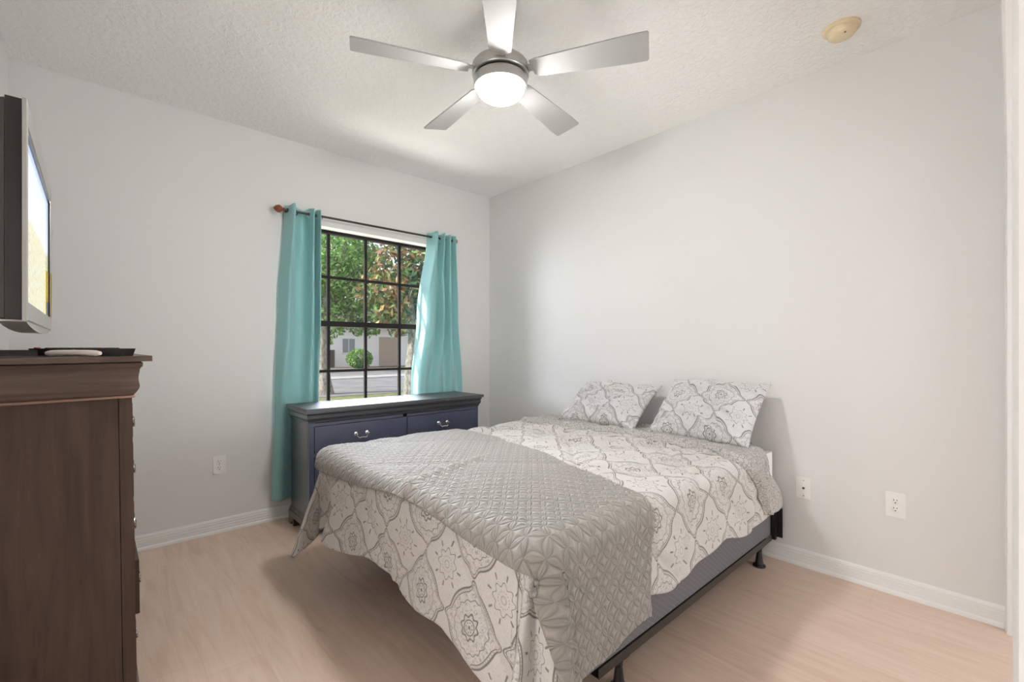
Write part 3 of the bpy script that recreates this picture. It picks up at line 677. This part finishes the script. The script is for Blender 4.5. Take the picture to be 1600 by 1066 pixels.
def catmull(pts, n):
    pts = np.array(pts, float); out = []
    d = np.concatenate([[0], np.cumsum(np.hypot(*np.diff(pts, axis=0).T))]); d /= d[-1]
    P = np.vstack([2 * pts[0] - pts[1], pts, 2 * pts[-1] - pts[-2]])
    for t in np.linspace(0, 1, n):
        i = min(np.searchsorted(d, t, side='right') - 1, len(pts) - 2); u = (t - d[i]) / (d[i + 1] - d[i])
        p0, p1, p2, p3 = P[i], P[i + 1], P[i + 2], P[i + 3]
        out.append(0.5 * ((2 * p1) + (-p0 + p2) * u + (2 * p0 - 5 * p1 + 4 * p2 - p3) * u * u + (-p0 + 3 * p1 - 3 * p2 + p3) * u ** 3))
    return np.array(out)
def smooth(t): t = np.clip(t, 0, 1); return t * t * (3 - 2 * t)
def curtain(name, secs, ztop, zbot, label, grom):
    """secs: list of (z, polyline of (x, y))"""
    n, m = 110, 170
    secs = [(z, [(x, (y + .066) * (1.28 if z > 1 else 1.0) - .066) for x, y in p]) for z, p in secs]
    S = [(z, catmull(p, m)) for z, p in secs]
    zs = np.linspace(0, 1, n)
    P = np.zeros((n, m, 3)); UV = np.zeros((n, m, 2))
    for i, t in enumerate(zs):
        z = ztop + (zbot - ztop) * t
        k = 0
        while k < len(S) - 2 and z < S[k + 1][0]: k += 1
        f = smooth((S[k][0] - z) / (S[k][0] - S[k + 1][0])); c = S[k][1] * (1 - f) + S[k + 1][1] * f
        P[i, :, :2] = c; P[i, :, 2] = z
        if t < .03: P[i, :, 2] += .010 * np.cos(np.linspace(0, 1, m) * 40) * (1 - t / .03) * .4
        UV[i, :, 0] = np.linspace(0, 1, m); UV[i, :, 1] = z
    o = grid_mesh(name, P, UV, M['curtain'])
    md = o.modifiers.new('thickness', 'SOLIDIFY'); md.thickness = .0022; md.offset = 0
    tag(o, label, 'curtain')
    bm_h = bmesh.new()
    for gx, ang in grom:
        bm = bmesh.new()
        lathe(bm, [(.0185, -.0022), (.0225, -.0028), (.0235, 0), (.0225, .0028), (.0185, .0022), (.0170, 0), (.0185, -.0022)], ax='x', n=24, cap=False)
        g = bm_obj('grommet', bm, M['chrome'], o); g.location = (gx, RY, RZ - .004); g.rotation_euler = (0, 0, ang)
    bm_h.free(); return o
LT = [(-1.905, -.030), (-1.893, -.060), (-1.872, -.112), (-1.858, -.112), (-1.838, -.060), (-1.815, -.036), (-1.775, -.028), (-1.752, -.050), (-1.738, -.108), (-1.728, -.110), (-1.716, -.060), (-1.708, -.034), (-1.700, -.036), (-1.692, -.085), (-1.684, -.110), (-1.676, -.085), (-1.666, -.045), (-1.655, -.040)]
LM = [(-1.945, -.032), (-1.93, -.060), (-1.905, -.098), (-1.885, -.098), (-1.855, -.060), (-1.83, -.040), (-1.79, -.034), (-1.762, -.055), (-1.742, -.098), (-1.727, -.098), (-1.715, -.060), (-1.706, -.040), (-1.696, -.045), (-1.688, -.085), (-1.680, -.098), (-1.672, -.080), (-1.664, -.045), (-1.652, -.030)]
LD = [(-1.968, -.034), (-1.955, -.056), (-1.935, -.082), (-1.915, -.086), (-1.88, -.062), (-1.855, -.044), (-1.81, -.036), (-1.78, -.054), (-1.757, -.084), (-1.74, -.086), (-1.726, -.058), (-1.716, -.040), (-1.706, -.045), (-1.698, -.075), (-1.690, -.084), (-1.682, -.070), (-1.674, -.035), (-1.670, .010)]
LB = [(-1.988, -.034), (-1.978, -.052), (-1.958, -.076), (-1.935, -.080), (-1.90, -.060), (-1.87, -.044), (-1.82, -.036), (-1.79, -.052), (-1.767, -.076), (-1.75, -.078), (-1.735, -.056), (-1.725, -.040), (-1.715, -.045), (-1.707, -.068), (-1.698, -.076), (-1.69, -.065), (-1.68, -.045), (-1.665, -.035)]
curtain('curtain', [(2.215, LT), (1.5, LM), (0.86, LD), (0.14, LB)], 2.215, 0.145, 'teal grommet curtain left of window, reaching down beside dresser', [(-1.893, .9), (-1.843, -.9), (-1.746, 1.2), (-1.716, -1.2), (-1.690, 1.2), (-1.670, -1.1)])
RT = [(-.722, -.018), (-.714, -.050), (-.700, -.112), (-.682, -.114), (-.648, -.060), (-.638, -.034), (-.628, -.050), (-.615, -.108), (-.605, -.108), (-.593, -.060), (-.582, -.034), (-.570, -.050), (-.556, -.108), (-.544, -.108), (-.530, -.055), (-.518, -.034), (-.505, -.050), (-.480, -.100)]
RM = [(-.788, .030), (-.777, -.010), (-.750, -.088), (-.718, -.104), (-.670, -.070), (-.655, -.040), (-.640, -.050), (-.618, -.098), (-.602, -.100), (-.585, -.060), (-.574, -.040), (-.560, -.052), (-.542, -.098), (-.526, -.100), (-.508, -.060), (-.495, -.040), (-.48, -.050), (-.445, -.088)]
RD = [(-.856, .040), (-.848, .010), (-.828, -.062), (-.790, -.090), (-.755, -.064), (-.735, -.042), (-.710, -.046), (-.672, -.078), (-.640, -.086), (-.605, -.060), (-.585, -.044), (-.56, -.052), (-.525, -.082), (-.495, -.086), (-.465, -.060), (-.445, -.044), (-.425, -.046), (-.385, -.072)]
RBt = [(-.850, -.030), (-.838, -.040), (-.815, -.055), (-.785, -.076), (-.755, -.064), (-.735, -.042), (-.710, -.046), (-.672, -.070), (-.640, -.076), (-.605, -.060), (-.585, -.044), (-.56, -.052), (-.525, -.074), (-.495, -.076), (-.465, -.060), (-.445, -.044), (-.425, -.046), (-.380, -.066)]
curtain('curtain', [(2.225, RT), (1.5, RM), (0.86, RD), (0.15, RBt)], 2.225, 0.15, 'teal grommet curtain right of window, falling behind dresser', [(-.690, 1.1), (-.648, -1.1), (-.622, 1.1), (-.592, -1.1), (-.563, 1.1), (-.530, -1.1)])

# ================================================================== bed
BX0, BX1, BY0, BY1 = -1.885, -0.040, -2.580, -1.090
ZS0, ZS1, ZM1 = 0.150, 0.385, 0.615
bf = tag(empty('bed_frame', (-0.86, (BY0 + BY1) / 2, 0)), 'dark steel bed frame on flared legs under the box spring', 'bed frame')
ox, oy = -0.86, (BY0 + BY1) / 2
def rail_bm(y, s):
    return B((-1.676 - ox, -0.068 - ox, y - .0015, y + .0015, .117, .1505), (-1.676 - ox, -0.068 - ox, min(y, y + s * .036), max(y, y + s * .036), .117, .120))
for y, s in ((BY0 - .006 - oy, 1), (BY1 + .006 - oy, -1)):
    r_ = bm_obj('side_rail', rail_bm(y, s), M['rail_metal'], bf, smooth=False)
    bm = bmesh.new()
    for hx in (-1.640, -1.625): lathe(bm, [(.0035, -s * .0012), (.0035, -s * .0024)], c=(hx - ox, y, .135), ax='y', n=10)
    bm_obj('bolt_holes', bm, M['black_plastic'], r_)
    bm = B((-0.070 - ox, -0.045 - ox, y - s * .020, y + s * .004, .125, .305), (-0.052 - ox, -0.046 - ox, y - s * .050, y + s * .030, .14, .305)); bm_obj('headboard_bracket', bm, M['black_metal'], r_, bevel=.002)
for x in (-1.50, -0.20):
    bm_obj('cross_rail', B((x - ox - .015, x - ox + .015, BY0 + .0 - oy, BY1 - oy, .105, .1165)), M['black_metal'], bf, smooth=False)
def leg_bm():
    bm = bmesh.new()
    lathe(bm, [(.031, 0), (.033, .003), (.031, .010), (.022, .016), (.019, .030), (.015, .060), (.0125, .080), (.014, .082), (.014, .088), (.0125, .090), (.017, .100), (.019, .1165)], n=24); return bm
lg = bm_obj('leg', leg_bm(), M['black_metal'], bf)
bm = B((.010, .040, -.012, .012, .098, .1165)); bm_obj('leg_socket', bm, M['black_metal'], lg, bevel=.002)
k = 0
for x in (-1.525, -0.184):
    for y in (BY0 + .019, BY1 - .019, (BY0 + BY1) / 2):
        o = lg if k == 0 else copy_tree(lg, bf); k += 1
        o.location = (x - ox, y - oy, 0)
bsp = bm_obj('box_spring', B((BX0, BX1, BY0, BY1, ZS0 + .001, ZS1)), M['ticking'], None, bevel=.022, seg=4)
tag(bsp, 'grey box spring with diamond pattern on the bed frame', 'box spring')
mt = bm_obj('mattress', B((BX0 - .065, BX1, BY0, BY1, ZS1 + .001, ZM1)), M['mattress'], None, bevel=.075, seg=7)
tag(mt, 'white mattress on the grey box spring, showing by the wall', 'mattress')

# --- the sheet that drapes over the bed -------------------------------------------------
xF, yN, yFr, ZT = -1.965, -2.590, -1.080, 0.652
RRIM = 0.055
def vnoise(x, y, seed):
    """smooth value noise"""
    r = np.random.default_rng(seed); T = r.random((256, 256))
    xi, yi = np.floor(x).astype(int), np.floor(y).astype(int); fx_, fy_ = x - xi, y - yi
    fx_, fy_ = fx_ * fx_ * (3 - 2 * fx_), fy_ * fy_ * (3 - 2 * fy_)
    g = lambda i, j: T[(xi + i) % 256, (yi + j) % 256]
    return (g(0, 0) * (1 - fx_) + g(1, 0) * fx_) * (1 - fy_) + (g(0, 1) * (1 - fx_) + g(1, 1) * fx_) * fy_ - .5
def gs(x, c, s): return np.exp(-((x - c) / s) ** 2)
def fold_profile(phi, near):
    env = np.clip(phi / 10, 0, 1) * np.clip((90 - phi) / 10, 0, 1)
    if near: return env * (.32 * gs(phi, 22, 13) + .22 * gs(phi, 66, 18)), phi
    return env * .36 * gs(phi, 26, 15), phi - env * 42 * gs(phi, 30, 26)
def arc_table(near):
    f = np.linspace(0, 90, 721); al, th = fold_profile(f, near); al = al + .08; th = np.radians(th)
    u = np.stack([np.sin(al) * np.cos(th), np.sin(al) * np.sin(th), np.cos(al)], -1)
    d = np.concatenate([[0], np.cumsum(np.linalg.norm(np.diff(u, axis=0), axis=1) + 2e-4)]); return d / d[-1] * 90, f
ARC_N, ARC_R = arc_table(True), arc_table(False)
def drape(Xs, Ys):
    p = np.maximum(0, xF - Xs); q = np.maximum(0, yN - Ys); r = np.maximum(0, Ys - yFr)
    side = np.maximum(q, r); near = (r <= 0)
    xc = np.maximum(Xs, xF); yc = np.clip(Ys, yN, yFr)
    L = np.hypot(p, side); phi = np.degrees(np.arctan2(side, np.maximum(p, 1e-9)))
    phi = np.where(p <= 0, 90.0, phi)
    aF = .05 + .035 * np.sin(yc * 7.5 + .5) + .05 * np.sin(yc * 17) * .3 + .20 * gs(yc, -1.36, .09) - .10 * gs(yc, -1.19, .07)
    aN = .10 + .045 * np.sin(xc * 8.0) + .03 * np.sin(xc * 19 + 1) - .06 * gs(xc, -.2, .25)
    aR = .10 + .03 * np.sin(xc * 9)
    t = phi / 90; t = t * t * (3 - 2 * t)
    al = aF * (1 - t) + np.where(near, aN, aR) * t
    # corner sector: re-time the fold so that the cloth is neither stretched nor bunched
    phi = np.where(near, np.interp(phi, ARC_N[0], ARC_N[1]), np.interp(phi, ARC_R[0], ARC_R[1]))
    t = phi / 90; t = t * t * (3 - 2 * t); al = aF * (1 - t) + np.where(near, aN, aR) * t
    env = np.clip(phi / 10, 0, 1) * np.clip((90 - phi) / 10, 0, 1)
    aln, thn = fold_profile(phi, True); alr, thr = fold_profile(phi, False)
    al = al + np.where(near, aln, alr); th = np.radians(np.where(near, thn, thr))
    amax = PI / 2 - al
    a = np.minimum(L / RRIM, amax); l = np.maximum(0, L - RRIM * amax)
    out = RRIM * np.sin(a) + l * np.sin(al); drop = RRIM * (1 - np.cos(a)) + l * np.cos(al)
    sg = np.where(near, -1.0, 1.0)
    xo = xc - np.where(L > 0, out * np.cos(th), 0); yo = yc + sg * np.where(L > 0, out * np.sin(th), 0)
    # the top crowns a little towards the middle and the head
    ed = np.minimum(np.minimum(Xs - xF, (Ys - yN)), (yFr - Ys)); cr = .014 * smooth(ed / .35)
    zo = ZT + cr - drop - .004 * smooth((Xs + .75) / .5)
    return np.stack([xo, yo, zo], -1)
def normals(P):
    dx = np.gradient(P, axis=0); dy = np.gradient(P, axis=1); n = np.cross(dx, dy)
    return n / np.maximum(np.linalg.norm(n, axis=-1, keepdims=True), 1e-9)
SEAM = .696
def puff(Xs, Ys):
    a = np.abs(((Xs - Ys - .191) / SEAM + .5) % 1 - .5) * 2; b = np.abs(((Xs + Ys + 2.85) / SEAM + .5) % 1 - .5) * 2
    d = np.minimum(a, b)
    return .020 * (1 - np.exp(-d * 8)), d, np.hypot(a, b)
def comf_h(Xs, Ys):
    h, d, dc = puff(Xs, Ys)
    ex, ey = .965, -.26
    s = Xs * ex + Ys * ey; t = -Xs * ey + Ys * ex
    w1 = vnoise(s * 3.2 + 40, t * 34 + 70 + 2.0 * vnoise(s * 4 + 9, t * 5 + 3, 5), 3); w2 = vnoise(s * 6 + 11, t * 60 + 31, 4)
    ontop = smooth((Ys - yN + .06) / .2) * smooth((Xs - xF + .05) / .2)
    gather = .35 + 1.2 * np.exp(-dc * 2.4)
    hw_ = (w1 * .030 + w2 * .012) * gather
    soft = vnoise(Xs * 9 + 20, Ys * 9 + 50, 8) * .010
    corner = smooth(np.minimum(np.maximum(xF - Xs, 0), np.maximum(np.maximum(yN - Ys, Ys - yFr), 0)) / .04)
    return (h + hw_ * (.25 + .75 * ontop) + soft) * (1 - .8 * corner)

def headx(Y):     # where the sheet turns back on itself near the pillows
    q = np.maximum(0, yN - Y); return -.185 - .20 * smooth((yN + .10 - Y) / .2) + .92 * np.clip(q - .12, 0, 1) - .015 * np.sin(Y * 5)
n, m = 330, 300
s = np.linspace(0, 1, n)[:, None]; t = np.linspace(0, 1, m)[None, :]
Yq = (yN - .315) + (yFr + .34 - yN + .315) * t
Yq = Yq + .014 * np.sin(s * 19 + 1) * np.clip(1 - t * 8, 0, 1) + .010 * np.sin(s * 43) * np.clip(1 - t * 8, 0, 1)
X0 = headx(Yq + 0 * s); X1 = xF - .405 - .03 * np.sin(t * 7 + .6) + 0.02 * np.sin(t * 26) + .0 * s
Xq = X0 + (X1 - X0) * s; Yq = Yq + 0 * s
Pc = drape(Xq, Yq); Nc = normals(Pc); 
if Nc[5, m // 2, 2] < 0: Nc = -Nc
hc = comf_h(Xq, Yq) 
Pc = Pc + Nc * hc[..., None]
com = grid_mesh('comforter', Pc, np.stack([Xq, Yq], -1), [M['print'], M['lining']])
if com.data.polygons[len(com.data.polygons) // 2].normal.z < 0: com.data.flip_normals()
md = com.modifiers.new('loft', 'SOLIDIFY'); md.thickness = .016; md.offset = -1; md.material_offset = 1; md.material_offset_rim = 0
tag(com, 'white and grey medallion print comforter spread over the bed', 'comforter')
# the turned-back band showing the small print of the reverse
n2, m2 = 46, 260
s = np.linspace(0, 1, n2)[:, None]; t = np.linspace(0, 1, m2)[None, :]
Yb = (yN - .30) + (yFr + .26 - yN + .30) * t + 0 * s
def hemx(Y):
    q = np.maximum(0, yN - Y); rim = gs(Y, yN - .02, .10)
    return -.535 - .14 * rim - .06 * smooth((Y + 1.9) / .6) + .36 * np.clip(q - .12, 0, 1) + .012 * np.sin(Y * 23)
X0 = headx(Yb) + .012; X1 = hemx(Yb); Xb = X0 + (X1 - X0) * s
Pb = drape(Xb, Yb); Nb = normals(Pb)
if Nb[5, m2 // 2, 2] < 0: Nb = -Nb
roll = .022 * np.sqrt(np.clip(1 - (1 - np.minimum(s * 9, 1)) ** 2, 0, 1)) + .010 * np.exp(-((1 - s - .12) / .07) ** 2) - .020 * smooth((s - .86) / .14)
hb = comf_h(Xb, Yb) * .8 + .006 + roll + .010 * vnoise(Xb * 14, Yb * 10 + 5, 21)
Pb = Pb + Nb * hb[..., None]
band_o = grid_mesh('turned_back_lining', Pb, np.stack([Xb, Yb], -1), M['lining'], com)
if band_o.data.polygons[len(band_o.data.polygons) // 2].normal.z < 0: band_o.data.flip_normals()
md = band_o.modifiers.new('loft', 'SOLIDIFY'); md.thickness = .012; md.offset = -1
band_o['label'] = 'turned-back band of small grey scroll print'

# --- quilted throw across the foot -------------------------------------------------------
nq, mq = 150, 420
s = np.linspace(0, 1, nq)[:, None]; t = np.linspace(0, 1, mq)[None, :]     # t: near hem -> far side ; s: head edge -> foot edge
Yh = (yN - .355) + (yFr + .05 - yN + .355) * t            # along the head edge
Yf = (yN - .430) + (yFr + .055 - yN + .430) * t
Xh = -1.16 - .30 * (1 - smooth((t - .04) / .9)) - .10 * gs(t, .0, .13)
qn = np.clip((.165 - t) / .165, 0, 1)
Xft = xF - .058 - .022 * smooth(t / .5) - .08 * smooth(qn) - .02 * np.sin(t * 9)
Xq2 = Xh + (Xft - Xh) * s; Yq2 = Yh + (Yf - Yh) * s + .012 * np.sin(s * 12) * np.clip(1 - t * 6, 0, 1)
Pq = drape(Xq2, Yq2); Nq = normals(Pq)
if Nq[5, mq // 2, 2] < 0: Nq = -Nq
aa = (Xq2 + Yq2) / (.044 * 1.414); bb = (Xq2 - Yq2) / (.044 * 1.414); fa, fb = aa % 1, bb % 1
dd = np.minimum.reduce([np.abs(np.hypot(fa - i, fb - j) - .7071) for i in (0, 1) for j in (0, 1)])
hp = .0035 * np.clip(dd / .2, 0, 1) ** .6
fold = .014 * gs((Yq2 + 1.85) - .25 * (Xq2 + 1.6), 0, .03) * smooth((-1.45 - Xq2) / .2) + .012 * vnoise(Xq2 * 4 + 3, Yq2 * 4 + 8, 33)
hq = .020 * (1 - .55 * np.exp(-puff(Xq2, Yq2)[1] * 5)) + .016 + hp + fold
Pq = Pq + Nq * hq[..., None]
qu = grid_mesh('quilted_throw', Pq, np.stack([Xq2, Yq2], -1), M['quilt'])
if qu.data.polygons[len(qu.data.polygons) // 2].normal.z < 0: qu.data.flip_normals()
md = qu.modifiers.new('loft', 'SOLIDIFY'); md.thickness = .006; md.offset = -1
tag(qu, 'greige diamond-quilted throw laid across the foot of bed', 'throw blanket')

# --- pillows
def pillow(Wd, Ht, Th, corner, seed, label):
    n, m = 70, 90
    u = np.linspace(-1, 1, m)[None, :] + np.zeros((n, 1)); v = np.linspace(-1, 1, n)[:, None] + np.zeros((1, m))
    pin = 1 - .06 * (1 - np.abs(u) ** 2.5); pin2 = 1 - .05 * (1 - np.abs(v) ** 2.5)
    xx = u * Wd / 2 * pin2; yy = v * Ht / 2 * pin
    th = (np.clip(1 - np.abs(u) ** 2.6, 0, 1) ** .55) * (np.clip(1 - np.abs(v) ** 2.6, 0, 1) ** .55)
    wr = vnoise((u + v) * 6 + 10 + seed, (u - v) * 1.2 + 5, 40 + seed) * .055 + vnoise((u * .6 + v) * 13 + 3, (u - v) * 3 + seed, 50 + seed) * .026
    wr = wr * (.25 + .75 * np.clip(th, 0, 1)) * np.clip(th * 4, 0, 1)
    zf = th * Th * .58 + wr; zb = -th * Th * .42
    me_f = np.stack([xx, yy, zf], -1); me_b = np.stack([xx, yy, zb - .002], -1)
    bmp = bmesh.new(); uvl = bmp.loops.layers.uv.new('UVMap')
    def lay(Pm, flip):
        vs = [[bmp.verts.new(Pm[i, j]) for j in range(m)] for i in range(n)]
        for i in range(n - 1):
            for j in range(m - 1):
                q = [(i, j), (i, j + 1), (i + 1, j + 1), (i + 1, j)]
                if flip: q = q[::-1]
                f = bmp.faces.new([vs[a][b] for a, b in q])
                for lp, (a, b) in zip(f.loops, q): lp[uvl].uv = (Pm[a, b][0], Pm[a, b][1])
        return vs
    A = lay(me_f, False); Bk = lay(me_b, True)
    bmesh.ops.remove_doubles(bmp, verts=bmp.verts, dist=.0025)
    o = bm_obj('pillow', bmp, M['print_sham'], None, angle=180)
    return tag(o, label, 'pillow', 'pillows leaning on the wall')
def place(o, bl, br, top_mid):
    bl, br, tm = Vector(bl), Vector(br), Vector(top_mid)
    x = (br - bl).normalized(); y = tm - (bl + br) / 2; y = (y - x * y.dot(x)).normalized(); z = x.cross(y)
    c = (bl + br) / 2 * .5 + tm * .5
    o.matrix_world = Matrix((( x.x, y.x, z.x, c.x), (x.y, y.y, z.y, c.y), (x.z, y.z, z.z, c.z), (0, 0, 0, 1)))
p1 = pillow(.635, .43, .14, 0, 1, 'medallion print pillow farther from the camera, nearest the window'); place(p1, (-.395, -1.305, .715), (-.395, -1.95, .715), (-.105, -1.575, .935))
p2 = pillow(.585, .455, .145, 0, 2, 'wrinkled medallion print pillow nearer the camera, at bed edge'); place(p2, (-.385, -2.035, .715), (-.385, -2.60, .715), (-.110, -2.275, .975))

# ================================================================== outdoors, seen through the window
GZ = -0.10
struct(bm_obj('lawn_ground', B((-20, 45, 0.3, 60, GZ - .3, GZ)), M['grass'], smooth=False))
struct(bm_obj('street', B((-20, 45, 8.9, 15.6, GZ, GZ + .012)), M['asphalt'], smooth=False))
struct(bm_obj('sidewalk', B((-20, 45, 15.6, 17.0, GZ, GZ + .06)), M['concrete'], smooth=False))
struct(bm_obj('driveway', B((3.0, 10.6, 17.0, 26.6, GZ, GZ + .03)), M['asphalt'], smooth=False))
def leaves(bm, centre, rad, N, ll, lw, mats=1, prob=None, shell=.35):
    c = np.array(centre); r = np.array(rad)
    for _ in range(N):
        d = rng.normal(size=3); d /= np.linalg.norm(d); k = shell + (1 - shell) * rng.random() ** .6
        p = c + d * r * k
        t1 = rng.normal(size=3); t1 /= np.linalg.norm(t1); t2 = np.cross(t1, rng.normal(size=3)); t2 /= np.linalg.norm(t2); n_ = np.cross(t1, t2)
        sc = .7 + .6 * rng.random(); a_, b_ = ll * sc, lw * sc
        vs = [bm.verts.new(p - t1 * a_), bm.verts.new(p + t2 * b_ - n_ * b_ * .3), bm.verts.new(p + t1 * a_), bm.verts.new(p - t2 * b_ - n_ * b_ * .3)]
        mi = 0
        if mats > 1: mi = int(rng.choice(mats, p=prob))
        for f in ((vs[0], vs[1], vs[2]), (vs[0], vs[2], vs[3])): bm.faces.new(f).material_index = mi
def tree(name, base, blobs, N, ll, lw, mats, prob, trunk_r, label, lean=(0, 0), hgt=3.0, group=None):
    e = tag(empty(name, (base[0], base[1], GZ)), label, 'tree', group)
    bm = bmesh.new()
    pts = [(lean[0] * k + .05 * math.sin(k * 7 + base[0]), lean[1] * k, k * hgt) for k in np.linspace(0, 1, 9)]
    tube(bm, pts, [trunk_r * (1.45 if i == 0 else 1.15 - .07 * i) for i in range(9)], n=14)
    tr_ = bm_obj('trunk', bm, M['bark'], e)
    bm = bmesh.new()
    top = Vector(pts[-1])
    for (bx, by, bz, *_r) in blobs[:5]:
        st_ = Vector(pts[random.choice((5, 6, 7))]); en = Vector((bx, by, bz)); mid = (st_ + en) / 2 + Vector((0, 0, .25))
        tube(bm, [st_, mid, en], [trunk_r * .45, trunk_r * .3, trunk_r * .14], n=7)
    bm_obj('branches', bm, M['bark'], e)
    bm = bmesh.new(); tot = sum(b[3] ** 2 for b in blobs)
    for (bx, by, bz, br) in blobs: leaves(bm, (bx, by, bz), (br, br, br * .8), int(N * br ** 2 / tot), ll, lw, len(mats), prob)
    bm_obj('foliage', bm, [M[x] for x in mats], e, smooth=False)
    return e
tree('leafy_tree', (1.93, 9.75), [(.0, .2, 3.3, 1.0), (.9, .1, 2.9, .85), (1.3, .5, 3.9, .9), (-.7, 0, 3.2, .8), (.5, -.3, 4.3, 1.0), (1.55, .1, 2.45, .62), (.75, .3, 2.25, .5), (-.2, -.3, 2.3, .5), (.25, .0, 1.95, .38), (1.0, .0, 1.95, .32), (1.5, .1, 1.9, .3), (.1, .1, 1.55, .22)], 6800, .075, .036, ['leaf', 'leaf_dark'], [.72, .28], .17, 'fresh green tree outside, in the left window panes', hgt=3.2)
tree('magnolia_tree', (3.78, 8.06), [(.0, .1, 3.0, .85), (-.75, .2, 2.9, .75), (.7, .0, 2.9, .8), (-.3, .3, 3.7, .85), (.5, .2, 3.8, .85), (-.55, .1, 2.25, .55), (.55, .0, 2.15, .55), (1.2, .2, 2.4, .7), (-.1, .5, 2.3, .5), (.6, .0, 1.75, .33), (-.45, .0, 1.85, .30), (1.1, .4, 3.3, .8)], 4400, .11, .044, ['leaf_dark', 'leaf_brown', 'leaf'], [.50, .38, .12], .15, 'magnolia tree with rusty brown leaves outside right window panes', hgt=3.0)
tree('background_tree', (5.6, 21.0), [(0, 0, 4.4, 1.9), (2.2, .5, 4.8, 1.9), (-2.0, .5, 4.8, 1.9), (1.0, 0, 6.4, 2.0), (-1.1, 0, 6.6, 2.0)], 3600, .17, .085, ['leaf'], None, .25, 'distant green tree standing by the driveway across the street', hgt=4.4)
tree('background_tree', (15.2, 21.5), [(0, 0, 4.6, 2.0), (2.2, .5, 4.8, 1.9), (-2.0, .5, 5.0, 2.0), (1.0, 0, 6.6, 2.0), (-1.1, 0, 6.8, 2.0)], 3600, .17, .085, ['leaf_dark', 'leaf_brown'], [.75, .25], .25, 'distant dark tree on the far lawn before the white house', hgt=4.4)
sh = tag(empty('round_shrub', (10.05, 25.6, GZ)), 'clipped round green shrub in front of the white house', 'shrub')
bm = bmesh.new(); leaves(bm, (0, 0, .66), (.85, .7, .66), 2200, .085, .045, shell=.75); bm_obj('foliage', bm, M['leaf'], sh, smooth=False)
bm = bmesh.new(); tube(bm, [(0, 0, 0), (0, 0, .6)], .06, n=8); bm_obj('stem', bm, M['bark'], sh)
struct(bm_obj('garden_bed', B((6.5, 22, 26.6, 28.0, GZ, GZ + .05)), M['mulch'], smooth=False))
ho = tag(empty('house', (15.0, 32.0, GZ)), 'white stucco house across the street', 'house')
bm_obj('walls', B((-8.2, 9, -4, 4, 0, 3.0)), M['stucco'], ho, smooth=False)
bm = bmesh.new(); vs = [bm.verts.new(p) for p in ((-8.7, -4.5, 3.0), (9.5, -4.5, 3.0), (9.5, 4.5, 3.0), (-8.7, 4.5, 3.0), (-4.5, 0, 5.1), (5.5, 0, 5.1))]
for f in ((0, 1, 5, 4), (2, 3, 4, 5), (1, 2, 5), (3, 0, 4), (3, 2, 1, 0)): bm.faces.new([vs[i] for i in f])
bm_obj('roof', bm, M['roof'], ho, smooth=False)
w_ = bm_obj('house_window', B((-5.2, -4.2, -4.03, -3.98, 1.0, 2.1)), M['stucco'], ho, smooth=False)
bm_obj('pane', B((-5.13, -4.73, -4.05, -4.02, 1.07, 2.03), (-4.67, -4.27, -4.05, -4.02, 1.07, 2.03)), M['shade_glass'], w_, smooth=False)
bm_obj('garage_door', B((-2.4, -.9, -4.04, -3.98, 0, 2.2)), M['tan'], ho, smooth=False)
bm_obj('side_gate', B((-7.6, -5.7, -4.06, -3.98, 0, 1.25)), M['plinth'], ho, smooth=False)
